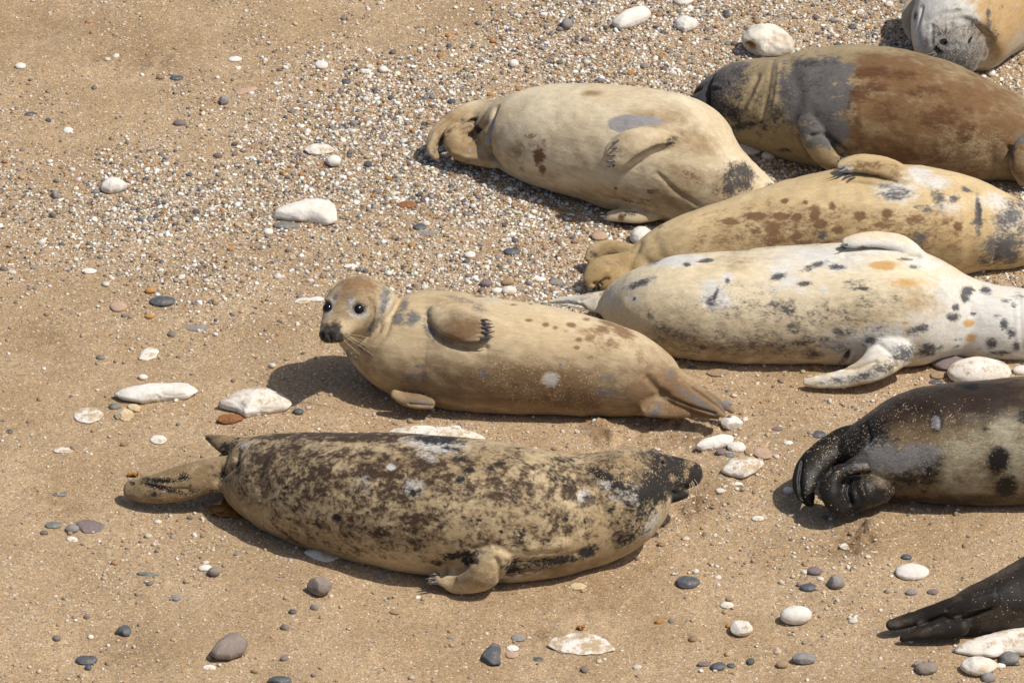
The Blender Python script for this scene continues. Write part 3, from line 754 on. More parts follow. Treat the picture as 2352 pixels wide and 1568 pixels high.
# ------------------------------------------------------------------ seals
def coat_material(name, base, base2, layers, seed=0.0, sand=True, rough=.72, mott=14, streak=.22, sheen=.25, stretch=.6):
    sheen = sheen * .22
    """layers: (attribute, colour, noise scale, amount, softness)"""
    k = NT(name)
    c = k.coords((.45, 1, 1), (seed, seed * 1.7, -seed))
    cf = k.coords((.32, 1, 1), (seed, 0, 0))
    ci = k.coords((1, 1, 1), (seed, seed, 0))
    col = k.mix(k.step(k.noise(c, 5.5, 4, .6), .35, .66), base, base2)
    fine = k.noise(cf, 210, 3, .7)
    fine2 = k.noise(cf, 75, 4, .65)
    for i, (at, rgb, sc, amt, soft) in enumerate(layers):
        n = k.noise(k.coords((stretch, 1, 1), (seed + 3.1 * i + 1, 2.0 * i, seed)), sc, 5, .62, .3)
        nb = k.noise(k.coords((stretch, 1, 1), (seed - 2.3 * i, 5.0 * i, seed)), sc * 3.1, 4, .65, .2)
        fld = k.attr(at).outputs['Fac']
        w = k.math('ADD', k.math('MULTIPLY', k.math('SUBTRACT', n, .5), amt * 1.35), k.math('MULTIPLY', k.math('SUBTRACT', nb, .5), amt * .95 + .15))
        w = k.math('ADD', w, k.math('MULTIPLY', k.math('SUBTRACT', fine, .5), .55))
        f = k.math('ADD', fld, k.math('MULTIPLY', w, k.math('MULTIPLY', fld, 3.5, True)))
        col = k.mix(k.math('MULTIPLY', k.step(f, .5 - soft, .5 + soft), .975), col, rgb)
    col = k.mix(1.0, col, k.ramp(fine, [(.28, (1 - streak, 1 - streak, 1 - streak)), (.72, (1 + streak * .75,) * 3)]), 'MULTIPLY')
    col = k.mix(1.0, col, k.ramp(fine2, [(.28, (.86, .855, .85)), (.72, (1.10, 1.10, 1.10))]), 'MULTIPLY')
    if sand:
        v = k.vor(ci, 430); sp = k.n('ShaderNodeSeparateColor'); k.l(v.outputs['Color'], sp.inputs[0])
        m = k.math('MULTIPLY', k.attr('sandy').outputs['Fac'], k.step(k.noise(ci, 22, 3, .7), .35, .7))
        f = k.math('LESS_THAN', sp.outputs[0], k.math('MULTIPLY', m, .26))
        col = k.mix(k.math('MULTIPLY', f, .85), col, (.56, .40, .22))
    k.l(col, k.b.inputs['Base Color'])
    k.b.inputs['Roughness'].default_value = rough
    k.b.inputs['Specular IOR Level'].default_value = .15 if rough > .6 else .22
    k.b.inputs['Sheen Weight'].default_value = sheen
    k.b.inputs['Sheen Roughness'].default_value = .45
    b = k.bump(k.noise(ci, 26, 4, .6), .006, .35)
    b = k.bump(fine, .003, .4, b)
    k.l(b, k.b.inputs['Normal'])
    return k.m

def plain(name, rgb, rough, spec=.5, coat=0.0):
    k = NT(name); k.b.inputs['Base Color'].default_value = (*rgb, 1); k.b.inputs['Roughness'].default_value = rough
    k.b.inputs['Specular IOR Level'].default_value = spec; k.b.inputs['Coat Weight'].default_value = coat
    return k.m
def horn_material():
    k = NT('claw_horn'); c = k.coords((1, 1, 1))
    k.l(k.mix(k.noise(c, 120, 3), (.05, .043, .045), (.125, .115, .12)), k.b.inputs['Base Color'])
    k.b.inputs['Roughness'].default_value = .35
    return k.m
M_EYE = plain('wet_eye', (.005, .004, .004), .10, .4, 0.0)
M_CLAW = horn_material()
M_HAIR = plain('whisker_hair', (.62, .50, .33), .5)
M_HAIRD = plain('dark_whisker_hair', (.10, .08, .06), .5)
M_DARK = plain('moist_dark_skin', (.012, .010, .010), .35)
def smooth_mesh(V, E, it, lam=.5, mu=-.52):
    n = len(V)
    deg = np.bincount(E.ravel(), minlength=n).astype(float)[:, None]; deg[deg == 0] = 1
    for k in range(it):
        for f in (lam, mu):
            S = np.zeros_like(V)
            for a in range(3):
                S[:, a] = np.bincount(E[:, 0], V[E[:, 1], a], n) + np.bincount(E[:, 1], V[E[:, 0], a], n)
            V = V + f * (S / deg - V)
    return V

def make_seal(name, label, stations, limbs, marks, coat, grooves=(), claws=(), eyes=(), whiskers=(), head=None, bulges=(), voxel=.0048, rot=None, part_labels=None):
    C, Rr = [], []
    for st in stations:
        tx, ty, bx, by = st[:4]
        mx, my = (tx + bx) / 2, (ty + by) / 2
        half = math.hypot(tx - bx, ty - by) / 2
        r0 = half * KPX * DIST
        z = st[4] if len(st) > 4 else .75 * r0
        for _ in range(2):
            p = on_plane(mx, my, z); r0 = half * m_px(p)
            if len(st) <= 4:
                z = .75 * r0
        C.append(p); Rr.append(r0)
    C = np.array(C); Rr = np.array(Rr)
    D = catmull(np.hstack([C, Rr[:, None]]), 110)
    kr = np.hanning(21); kr /= kr.sum()
    Dp = np.vstack([2 * D[0] - D[10:0:-1], D, 2 * D[-1] - D[-2:-12:-1]])
    D = np.stack([np.convolve(Dp[:, i], kr, 'valid') for i in range(4)], 1)
    cc, rr = D[:, :3], np.maximum(D[:, 3], .004)
    Vb, Fb = loft(cc, rr * 1.03, rr, np.tile([0, 0, 1.0], (len(cc), 1)), 56)
    low = Vb[:, 2] < 0
    Vb[low, 2] *= .22
    pieces = [(Vb, Fb)]
    tree = bvh(Vb, Fb)
    axis = nrm(cc[-1] - cc[0])
    for lm in (head or []):
        # nodes: px, py, towards-camera offset m (from the reference point), half width px, half height px
        ref = depth_of(on_plane(lm[0][0], lm[0][1], lm[0][2]))
        P, a_, b_ = [], [], []
        for (px, py, off, hw, hh) in lm[1:]:
            P.append(CAM + ray(px, py) * (ref - off)); a_.append(hw * KPX * ref); b_.append(hh * KPX * ref)
        Dn = catmull(np.hstack([np.array(P), np.array(a_)[:, None], np.array(b_)[:, None]]), 36)
        up = lm[0][3] if len(lm[0]) > 3 else (0, 0, 1.0)
        pieces.append(loft(Dn[:, :3], np.maximum(Dn[:, 3], .003), np.maximum(Dn[:, 4], .003), np.tile(up, (len(Dn), 1)), 40))
    htree = tree
    if head:
        Va = np.vstack([p[0] for p in pieces]); Fa = []; o_ = 0
        for v_, f_ in pieces:
            Fa += [[i + o_ for i in q] for q in f_]; o_ += len(v_)
        htree = bvh(Va, Fa)
    for mode, tf, nodes in limbs:
        P, W, N = [], [], []
        for nd in nodes:
            px, py, w, q = nd[:4]
            if (nd[4] if len(nd) > 4 else mode) == 'g':
                p = on_plane(px, py, q); n = np.array([0, -.6, .8])
            else:
                p, n = hit(tree, px, py); p = p + n * q; n = n * .6 + TOCAM * .4
            P.append(p); W.append(w * m_px(p)); N.append(n)
        Dn = catmull(np.hstack([np.array(P), np.array(W)[:, None], np.array(N)]), 40)
        w = np.maximum(Dn[:, 3], .005)
        pieces.append(loft(Dn[:, :3], w, np.maximum(w * tf, .008), Dn[:, 4:7], 32))
    V = []; F = []; off = 0
    for v, f in pieces:
        V.append(v); F += [[i + off for i in q] for q in f]; off += len(v)
    me = mesh_from('tmp', np.vstack(V), F, False)
    tmp = bpy.data.objects.new('tmp', me); COL.objects.link(tmp)
    md = tmp.modifiers.new('r', 'REMESH'); md.mode = 'VOXEL'; md.voxel_size = voxel; md.adaptivity = 0
    dg = bpy.context.evaluated_depsgraph_get(); dg.update()
    em = bpy.data.meshes.new_from_object(tmp.evaluated_get(dg))
    bpy.data.objects.remove(tmp); bpy.data.meshes.remove(me)
    V = np.empty(len(em.vertices) * 3); em.vertices.foreach_get('co', V); V = V.reshape(-1, 3)
    E = np.empty(len(em.edges) * 2, np.int32); em.edges.foreach_get('vertices', E); E = E.reshape(-1, 2)
    V = smooth_mesh(V, E, 7)
    faces = [list(p.vertices) for p in em.polygons]
    tree = bvh(V, faces)
    em.vertices.foreach_set('co', V.ravel()); em.update()
    Nn = np.empty(len(em.vertices) * 3); em.vertices.foreach_get('normal', Nn); Nn = Nn.reshape(-1, 3)
    # rolls of fat, creases, toes: bumps along lines measured on the photograph
    for pts, w, dep in list(grooves):
        S = []
        for (x0, y0), (x1, y1) in zip(pts[:-1], pts[1:]):
            m = max(2, int(math.hypot(x1 - x0, y1 - y0) / 2))
            for t in np.linspace(0, 1, m):
                S.append(hit(tree, x0 + (x1 - x0) * t, y0 + (y1 - y0) * t)[0])
        S = np.array(S); wm = w * KPX * DIST
        lo, hi = S.min(0) - 3 * wm, S.max(0) + 3 * wm
        idx = np.where(np.all((V > lo) & (V < hi), 1))[0]
        if len(idx):
            dd = np.min(np.linalg.norm(V[idx][:, None] - S[None], axis=2), 1)
            V[idx] += Nn[idx] * (dep * np.exp(-(dd / wm) ** 2))[:, None]
    V += Nn * (.0055 * vnoise(V * 5.5, 6) + .0028 * vnoise(V * 14, 3) + .0013 * vnoise(V * 37, 4))[:, None]
    em.vertices.foreach_set('co', V.ravel()); em.update()
    # the animal's own frame: origin on the sand under it, x along its body
    base = np.array([cc[:, 0].mean(), cc[:, 1].mean(), 0.0])
    yaw = math.atan2(axis[1], axis[0])
    ca, sa = math.cos(-yaw), math.sin(-yaw)
    def loc(Q):
        Q = np.asarray(Q) - base
        return np.stack([Q[..., 0] * ca - Q[..., 1] * sa, Q[..., 0] * sa + Q[..., 1] * ca, Q[..., 2]], -1)
    root = bpy.data.objects.new(name, None); COL.objects.link(root)
    root.location = base; root.rotation_euler = (0, 0, yaw); root.empty_display_size = .2
    tag(root, label, 'seal', 'grey seals lying on the beach')
    tree = bvh(V, faces)
    # coat markings, with shade on some lower flanks and in gaps painted in
    for at, blobs in marks.items():
        f = np.zeros(len(V))
        for bl in blobs:
            px, py, rx, ry = bl[:4]
            st = bl[4] if len(bl) > 4 else 1.0
            an = math.radians(bl[5]) if len(bl) > 5 else 0.0
            H, n = hit(tree, px, py)
            d = V - H; s = m_px(H)
            a = d @ RGT; b = d @ UPV; c = d @ FWD
            a2 = a * math.cos(an) + b * math.sin(an); b2 = -a * math.sin(an) + b * math.cos(an)
            q = (a2 / (rx * s)) ** 2 + (b2 / (ry * s)) ** 2 + (c / (max(rx, ry) * s * 1.7)) ** 2
            f = np.maximum(f, st * np.exp(-.45 * q ** 1.15) / np.exp(-.45) * .60)
        f = np.minimum(f, 1.0)
        t_ = em.attributes.new(at, 'FLOAT', 'POINT'); t_.data.foreach_set('value', f.astype(np.float32))
    em.vertices.foreach_set('co', loc(V).ravel()); em.update()
    em.polygons.foreach_set('use_smooth', np.ones(len(em.polygons), bool))
    em.name = 'body'
    em.materials.clear()
    link('body', em, coat, root)
    for (bx, by, tx, ty, w) in claws:
        p0, n0 = hit(tree, bx, by); s = m_px(p0)
        p0 = p0 - n0 * w * s * .3
        p1 = CAM + ray(tx, ty) * (min(depth_of(p0), depth_of(hit(tree, tx, ty)[0])) - .010)
        mid = (p0 + p1) / 2 + n0 * .006
        Q = catmull([p0, mid, p1], 12); w_ = w * s * np.linspace(1, .12, 12) ** .8
        v, f = loft(Q, w_, w_ * .8, np.tile(n0, (12, 1)), 10)
        link('claw', mesh_from('claw', loc(v), f), M_CLAW, root)
    for (px, py, rad, sink) in eyes:
        p, n = hit(tree, px, py)
        r_ = rad * m_px(p)
        v, f = ICO3
        n = nrm(n * .5 + TOCAM * .5)
        link('eye', mesh_from('eye', loc(v * r_ + p - n * r_ * sink), f), M_EYE, root)
    if whiskers:
        VV, FF = [], []; off = 0
        for wl in whiskers:
            pts = wl[0]
            p0, n0 = hit(tree, *pts[0])
            d0 = depth_of(p0)
            Q = [p0 - n0 * .003] + [CAM + ray(*q) * (d0 - wl[1] * (i + 1) / len(pts)) for i, q in enumerate(pts[1:])]
            Q = catmull(Q, 14); rd = .00075 * np.linspace(1, .45, 14)
            v, f = loft(Q, rd, rd, np.tile(TOCAM + .01, (14, 1)), 5)
            VV.append(loc(v)); FF += [[i + off for i in q] for q in f]; off += len(v)
        link('whiskers', mesh_from('whiskers', np.vstack(VV), FF), M_HAIR, root)
    return root

CREAM = (.60, .465, .285); TAN = (.45, .325, .18); BROWN = (.155, .085, .042); DARK = (.030, .029, .031); GREY = (.205, .195, .19); WHITE = (.66, .635, .58); ORANGE = (.50, .28, .095)

# --- mottled seal in front, head to the right
make_seal('grey_seal', 'mottled brown and cream seal with a black muzzle lying in the foreground, eye half shut',
    [(526, 1052, 508, 1098, .11), (560, 1010, 535, 1150), (620, 993, 580, 1194), (720, 993, 680, 1250), (850, 996, 820, 1292), (980, 999, 962, 1320), (1080, 1007, 1080, 1340),
     (1170, 1022, 1190, 1344), (1260, 1040, 1300, 1324), (1325, 1049, 1400, 1292), (1375, 1033, 1455, 1262, .165), (1425, 1025, 1500, 1214, .175), (1475, 1029, 1524, 1172, .18),
     (1520, 1041, 1543, 1146, .18), (1556, 1049, 1564, 1128, .18), (1578, 1054, 1578, 1119, .18), (1591, 1060, 1590, 1110, .18)],
    [('s', .6, [(1138, 1282, 44, -.01), (1108, 1308, 38, .022), (1060, 1322, 27, .03), (1015, 1329, 19, .045, 'g'), (990, 1332, 13, .035, 'g')]),
     ('g', .6, [(540, 1084, 42, .12), (475, 1095, 40, .10), (405, 1113, 41, .07), (338, 1124, 33, .05), (302, 1122, 24, .04)]),
     ('g', .55, [(585, 1034, 34, .17), (536, 1026, 25, .16), (502, 1013, 16, .155), (478, 1004, 7, .15)])],
    {'tan': [(400, 1115, 140, 60, .9), (500, 1020, 60, 40, .7), (560, 1150, 40, 60, .5), (1100, 1320, 90, 30, .6), (1300, 1310, 180, 20, .7), (700, 1250, 140, 20, .5), (1180, 1180, 120, 60, .5), (1420, 1050, 70, 30, .6), (1010, 1300, 100, 20, .4)],
     'sandtan': [(1584, 1062, 14, 9, .72), (1577, 1087, 6, 13, .75), (1545, 1098, 10, 8, .75), (1521, 1052, 7, 5, .7), (1516, 1066, 5, 5, .7), (1527, 1068, 5, 4, .7), (1490, 1052, 16, 20, .5), (1478, 1080, 16, 24, .55), (1460, 1105, 24, 12, .5), (1430, 1180, 30, 20, .45), (1521, 1061, 9, 9, .5)],
     'brown': [(620, 1060, 120, 80, .70), (720, 1090, 160, 100, .68), (870, 1110, 160, 110, .68), (1000, 1090, 150, 100, .64), (880, 1230, 160, 50, .56), (700, 1190, 110, 60, .56), (1150, 1120, 160, 90, .62), (510, 1100, 30, 30, .5), (960, 1190, 80, 60, .62), (1250, 1200, 120, 60, .52), (1340, 1100, 110, 70, .6), (1100, 1240, 80, 30, .48), (1400, 1230, 60, 30, .5), (690, 1225, 100, 24, .5),
               (1330, 1095, 100, 60, .42), (1310, 1130, 25, 20, .8), (1260, 1130, 18, 16, .75), (800, 1003, 260, 14, .85), (640, 1000, 60, 16, .8), (1000, 1003, 100, 8, .7), (1040, 1200, 60, 50, .36), (960, 1062, 70, 30, .75), (1200, 1080, 60, 20, .6), (1420, 1050, 60, 25, .42), (640, 1060, 60, 20, .66), (780, 1050, 50, 20, .66), (930, 1150, 40, 20, .64), (850, 1160, 30, 30, .64), (930, 1240, 60, 20, .62)],
     'dark': [(1300, 1110, 40, 14, .55, -20), (1260, 1080, 30, 14, .5), (1360, 1150, 30, 16, .55), (1180, 1140, 20, 12, .5), (1400, 1200, 24, 12, .5), (1515, 1062, 40, 36, 1.1), (1545, 1085, 50, 44, 1.2), (1585, 1082, 40, 44, 1.3), (1562, 1142, 26, 14, 1.1), (1500, 1115, 44, 44, 1), (1450, 1125, 50, 36, .62), (1545, 1140, 16, 20, .9), (1480, 1165, 42, 34, .72), (1445, 1190, 40, 30, .6), (1440, 1230, 26, 24, .75), (1472, 1215, 20, 30, .6), (1385, 1090, 34, 11, .95, -28), (1420, 1112, 26, 14, .8, -25),
              (1195, 1238, 20, 28, .62), (1180, 1302, 36, 22, .66), (1230, 1294, 44, 16, .75, 10), (1290, 1286, 46, 9, .9, 8), (1350, 1268, 26, 12, .9, 12), (1055, 1274, 40, 9, .9, 10), (1074, 1288, 14, 12, .85), (1020, 1286, 30, 9, .7, 15),
              (1005, 1010, 46, 11, .9, -5), (1040, 1030, 26, 7, .8, -15), (985, 1008, 30, 6, .8), (515, 1086, 9, 24, .6), (520, 1030, 22, 16, .7), (545, 1010, 12, 10, .6), (372, 1103, 38, 5, 1, -3), (372, 1119, 48, 6, 1, -14), (305, 1110, 12, 5, .8, -20), (450, 1125, 40, 14, .5), (420, 1095, 16, 12, .6), (350, 1135, 30, 8, .5), (480, 1008, 12, 8, .6),
              (775, 1190, 10, 12, .8), (785, 1215, 8, 8, .6), (1150, 1064, 13, 4, .9), (1080, 1080, 15, 6, .8), (1060, 1100, 18, 8, .7, 25), (1122, 1078, 9, 9, .7), (1060, 1055, 16, 9, .6), (660, 1120, 6, 6, .7), (950, 1128, 16, 12, .62), (1320, 1150, 10, 8, .7), (1345, 1195, 10, 8, .7), (1300, 1190, 8, 5, .7), (1100, 1195, 8, 4, .7), (1010, 1210, 20, 6, .7, 35), (1180, 1052, 20, 7, .6), (1290, 1056, 40, 6, .6, -8),
              (565, 1100, 9, 9, .5), (1400, 1170, 14, 10, .62), (1240, 1165, 8, 5, .7), (1150, 1220, 6, 4, .7), (1260, 1180, 6, 5, .7), (990, 1322, 10, 5, .9, 20)],
     'pale': [(1540, 1120, 20, 8, .45), (1510, 1085, 14, 10, .42), (1500, 1130, 20, 16, .5), (1000, 1020, 60, 17, .8, -8), (1450, 1132, 46, 26, .62), (1405, 1118, 30, 12, .6, -25), (1470, 1180, 20, 20, .45), (1415, 1140, 20, 14, .55), (950, 1120, 20, 18, .75), (900, 1072, 9, 6, .9), (980, 1048, 25, 10, .6, -10), (1495, 1205, 14, 34, .7, -30), (1190, 1320, 60, 9, .5, 8), (1090, 1275, 26, 10, .55, 30), (560, 1020, 20, 14, .5), (1340, 1140, 20, 14, .6), (840, 1110, 20, 25, .45)],
     'sandy': [(420, 1115, 80, 28, .8), (1580, 1065, 16, 10, .8), (1570, 1090, 10, 14, .7), (1440, 1060, 70, 30, .7), (1545, 1098, 10, 8, 1.2), (1100, 1330, 60, 20, .5), (1262, 1070, 8, 20, .7)]},
    coat_material('mottled_coat', (.50, .395, .24), (.34, .25, .14), [('tan', (.225, .155, .080), 18, .7, .36), ('brown', (.048, .028, .019), 26, 1.1, .28), ('pale', (.52, .50, .47), 38, .8, .25), ('dark', (.016, .015, .016), 40, 1.0, .24), ('sandtan', (.21, .15, .085), 60, .9, .26)], 3.0, streak=.30, sheen=.3, stretch=.85),
    grooves=[([(500, 1100), (540, 1065), (545, 1040)], 9, -.012), ([(420, 1100), (370, 1108), (335, 1106)], 3, -.006), ([(430, 1122), (380, 1122), (330, 1112)], 3, -.007), ([(1012, 1318), (1040, 1296), (1075, 1280), (1090, 1290)], 6, -.014), ([(1150, 1338), (1150, 1310), (1140, 1285)], 7, -.010),
             ([(1318, 1056), (1345, 1100), (1330, 1150)], 16, -.010), ([(1160, 1292), (1250, 1290), (1350, 1262)], 8, -.005), ([(1190, 1230), (1220, 1260), (1300, 1250)], 10, .006), ([(1290, 1070), (1270, 1150), (1300, 1230)], 12, -.005), ([(1390, 1040), (1400, 1120), (1440, 1180)], 10, -.004), ([(1085, 1262), (1130, 1250), (1170, 1270)], 6, -.006), ([(620, 1010), (590, 1090), (612, 1180)], 14, -.006),
             ([(1538, 1128), (1556, 1132), (1574, 1124), (1590, 1114)], 4, -.012), ([(1521, 1061), (1523, 1062)], 5, -.006), ([(1508, 1050), (1530, 1050)], 6, .004), ([(1594, 1072), (1600, 1078)], 3, -.006), ([(1585, 1062), (1596, 1068)], 7, .006), ([(1566, 1105), (1582, 1108)], 10, .006), ([(1560, 1056), (1540, 1050)], 7, -.004), ([(1480, 1030), (1440, 1060)], 30, .004)],
    head=[[(1540, 1092, .18), (1470, 1105, .0, 72, 70), (1500, 1098, .0, 58, 60), (1532, 1093, .0, 47, 48), (1562, 1089, .0, 37, 38), (1580, 1087, .0, 32, 33), (1588, 1087, .0, 28, 28)], [(1545, 1142, .14), (1526, 1132, .0, 30, 28), (1555, 1134, .012, 19, 17), (1573, 1132, .014, 11, 10)]],
    claws=[(1008, 1318, 985, 1322, 4), (1000, 1328, 977, 1330, 4), (1004, 1336, 980, 1338, 4)],
    eyes=[(1521, 1061, 6.5, .5)],
    whiskers=[([(1590, 1100), (1592, 1118), (1580, 1124)], .02), ([(1594, 1098), (1602, 1112), (1600, 1126)], .02), ([(1588, 1102), (1592, 1130), (1586, 1150)], .02), ([(1586, 1104), (1584, 1130), (1578, 1152)], .02), ([(1592, 1104), (1600, 1128), (1596, 1146)], .02)],
)

# --- tan seal looking at the camera
make_seal('grey_seal', 'tan seal with its head raised and big dark eyes looking at the camera',
    [(888, 672, 800, 812, .205), (925, 674, 836, 864, .172), (970, 671, 892, 906, .152), (1030, 667, 966, 926, .138), (1100, 677, 1062, 945), (1200, 693, 1172, 953), (1300, 714, 1291, 958), (1390, 741, 1390, 963), (1452, 772, 1464, 965), (1500, 812, 1518, 962), (1525, 850, 1542, 950)],
    [('s', .42, [(1006, 716, 26, .004), (1036, 740, 37, .016), (1075, 757, 37, .022), (1106, 761, 31, .022), (1116, 761, 26, .022)]),
     ('g', .7, [(905, 905, 13, .075), (930, 916, 18, .06), (962, 923, 19, .055), (988, 927, 14, .05)]),
     ('g', .55, [(1480, 845, 38, .14), (1545, 882, 41, .12), (1595, 911, 33, .095), (1638, 936, 22, .075), (1661, 950, 11, .065)]),
     ('g', .5, [(1560, 872, 16, .10), (1620, 905, 12, .08), (1660, 930, 11, .06), (1684, 944, 8, .05)]),
     ('g', .6, [(1490, 928, 34, .07), (1545, 936, 26, .06), (1600, 942, 18, .055), (1648, 955, 10, .05)])],
    {'tan': [(1210, 895, 280, 60, 1.0), (1170, 845, 130, 44, .66), (940, 870, 70, 40, .5), (1450, 905, 140, 80, .8), (1600, 925, 100, 50, .85), (806, 690, 56, 50, .62), (850, 720, 20, 50, .62), (1055, 758, 60, 44, .72), (960, 922, 60, 16, .7), (850, 840, 30, 60, .5), (1020, 690, 50, 14, .5), (1380, 850, 80, 30, .5)],  # tan coat areas, plus shade painted along the lower flank and belly
     'brown': [(825, 655, 50, 24, .8), (798, 676, 26, 26, .6), (770, 735, 18, 20, .42), (860, 700, 14, 30, .4), (1055, 762, 42, 26, .72), (1085, 750, 30, 20, .7), (1216, 735, 8, 4), (1254, 746, 7, 5), (1276, 753, 7, 5, .9), (1311, 746, 10, 6, .9), (1382, 757, 26, 12, .8), (1426, 760, 32, 15, .85, -30), (1355, 776, 11, 8, .8), (1325, 798, 7, 5), (1330, 780, 7, 5, .9), (1399, 744, 26, 7, .8, -15), (1345, 760, 20, 10, .6),
               (1400, 790, 40, 16, .6), (1360, 820, 8, 5, .7), (1470, 820, 10, 16, .7), (1345, 733, 8, 4, .8), (1300, 760, 6, 5, .6), (1180, 700, 8, 4, .7), (914, 682, 6, 5), (1100, 680, 14, 5, .8), (1290, 880, 100, 40, .45), (1180, 850, 60, 20, .5), (1480, 900, 40, 50, .58), (1560, 895, 70, 26, .85, -35), (1570, 940, 70, 16, .75, -8), (1640, 940, 40, 14, .7, -30), (1220, 690, 5, 3, .8), (950, 905, 25, 12, .5)],
     'grey': [(884, 680, 10, 22, .8), (880, 709, 8, 14, .8), (890, 672, 8, 12, .7), (916, 731, 14, 13, .95), (947, 731, 17, 15, .9), (928, 702, 8, 20, .85, -15), (985, 715, 8, 14, .75), (860, 745, 10, 40, .5, -40), (952, 867, 26, 12, .62), (966, 840, 18, 4, .75), (1110, 857, 9, 6, .95), (1396, 900, 24, 9, .8), (1380, 905, 12, 2, .9), (1396, 868, 16, 7, .6), (1503, 948, 9, 8, 1), (1512, 935, 5, 8, .8), (1284, 905, 5, 5, .8), (1287, 838, 3, 6, .8), (985, 755, 10, 30, .65, 30), (1060, 690, 34, 8, .5, -15), (1100, 706, 16, 10, .65, -20), (968, 925, 22, 6, .75, -14), (1540, 860, 10, 18, .6), (1600, 920, 50, 7, .75, -35), (1660, 932, 20, 7, .8, -35),
              (800, 815, 30, 8, .7, -28), (830, 800, 18, 6, .6, -35), (880, 850, 8, 4, .5), (808, 682, 8, 9, .8), (770, 682, 6, 10, .8, -20), (800, 700, 8, 14, .5), (1118, 762, 7, 28, .6)],
     'muzzle': [(752, 766, 17, 21, 1.1), (768, 758, 16, 20, .9), (776, 776, 22, 12, .9), (745, 790, 12, 5, .7), (770, 738, 8, 8, .5), (796, 772, 12, 8, .55), (806, 786, 10, 6, .45), (822.6, 710.5, 15, 13, .95), (752, 707.5, 11, 14, .95), (838, 704, 8, 4, .6)],
     'pale': [(824, 714, 22, 19, .75), (806, 690, 12, 14, .6), (755, 712, 12, 19, .75), (764, 690, 8, 14, .6), (1263, 872, 17, 14, .95), (884, 700, 18, 40, .62, -10), (855, 750, 12, 34, .55, -35), (805, 812, 24, 6, .5, -25), (1120, 690, 40, 10, .5)],
     'sandy': [(1180, 840, 70, 40, .8), (1250, 880, 70, 40, .7), (1330, 900, 60, 50, .5), (1530, 950, 30, 14, .6)]},
    coat_material('tan_coat', (.59, .475, .305), (.48, .365, .215), [('tan', (.165, .108, .058), 9, .6, .46), ('brown', (.215, .128, .066), 34, .6, .28), ('pale', (.50, .475, .43), 40, .5, .22), ('grey', (.155, .145, .14), 60, 1.0, .32), ('muzzle', (.026, .023, .023), 60, .45, .26)], 8.0, streak=.14, sheen=.35),
    grooves=[([(984, 738), (1000, 766), (1032, 790), (1075, 803), (1115, 798)], 7, -.012), ([(1000, 700), (1030, 690), (1070, 690), (1100, 700)], 5, -.006), ([(1010, 708), (1045, 700), (1085, 706)], 4, -.005), ([(1020, 684), (1060, 680)], 4, -.004),
             ([(895, 690), (868, 760), (812, 818)], 6, -.008), ([(912, 695), (884, 770), (836, 830)], 7, -.005), ([(845, 770), (800, 806)], 4, -.006), ([(855, 745), (838, 785)], 5, -.004), ([(840, 790), (806, 812)], 3.5, .004),
             ([(1520, 905), (1580, 932), (1640, 950)], 4, -.010), ([(1490, 868), (1520, 905)], 9, -.012), ([(1482, 935), (1500, 912), (1530, 905)], 9, -.008), ([(1590, 890), (1650, 932), (1668, 946)], 4, -.008),
             ([(1098, 745), (1116, 745)], 2.5, -.003), ([(1098, 755), (1116, 754)], 2.5, -.003), ([(1098, 766), (1116, 765)], 2.5, -.003), ([(1096, 777), (1114, 776)], 2.5, -.003), ([(940, 928), (998, 932)], 3, -.005),
             ([(822, 710), (823, 711)], 13, -.010), ([(752, 707), (753, 708)], 11, -.010), ([(805, 690), (828, 692)], 8, .006), ([(746, 688), (760, 690)], 6, .005),
             ([(756, 768), (763, 784)], 2.8, -.009), ([(742, 768), (739, 781)], 2.6, -.009), ([(750, 768), (751, 786)], 1.8, -.002), ([(770, 764), (756, 756), (744, 762)], 5, .004), ([(738, 790), (762, 796), (790, 792), (806, 784)], 2.5, -.006), ([(772, 776), (786, 782)], 9, .006), ([(846, 684), (849, 692)], 3, -.005)],
    head=[[(822, 706, .285), (870, 722, -.03, 58, 62), (836, 706, .0, 70, 70), (815, 707, .02, 70, 70), (798, 720, .05, 60, 58), (783, 737, .08, 47, 42), (768, 755, .105, 37, 31), (757, 766, .12, 30, 25), (749, 770, .13, 20, 18)]],
    claws=[(1106, 735, 1130, 738, 3.6), (1108, 743, 1133, 743, 3.8), (1108, 753, 1136, 750, 4.2), (1108, 764, 1137, 760, 4.4), (1106, 779, 1134, 773, 4.6)],
    eyes=[(822.6, 710.5, 14.5, .48), (751.5, 707.5, 13, .48)],
    voxel=.0036,
    whiskers=[([(800, 772), (840, 792), (884, 797)], .02), ([(796, 776), (830, 797), (858, 816)], .02), ([(793, 780), (812, 800), (832, 818)], .02), ([(789, 784), (802, 806), (822, 824)], .02), ([(786, 786), (796, 806), (806, 818)], .02), ([(798, 768), (830, 772), (866, 784)], .02), ([(790, 780), (806, 796), (820, 808)], .03), ([(794, 774), (822, 784), (846, 798)], .03), ([(782, 788), (788, 804), (790, 820)], .02), ([(796, 771), (826, 780), (852, 792)], .01), ([(806, 684), (812, 672), (822, 664)], .03), ([(803, 686), (806, 674), (812, 664)], .03), ([(740, 780), (726, 792), (714, 802)], .0), ([(738, 782), (728, 796), (720, 808)], .0), ([(741, 784), (734, 798), (728, 812)], .0), ([(744, 786), (740, 800), (736, 814)], .0)],
)

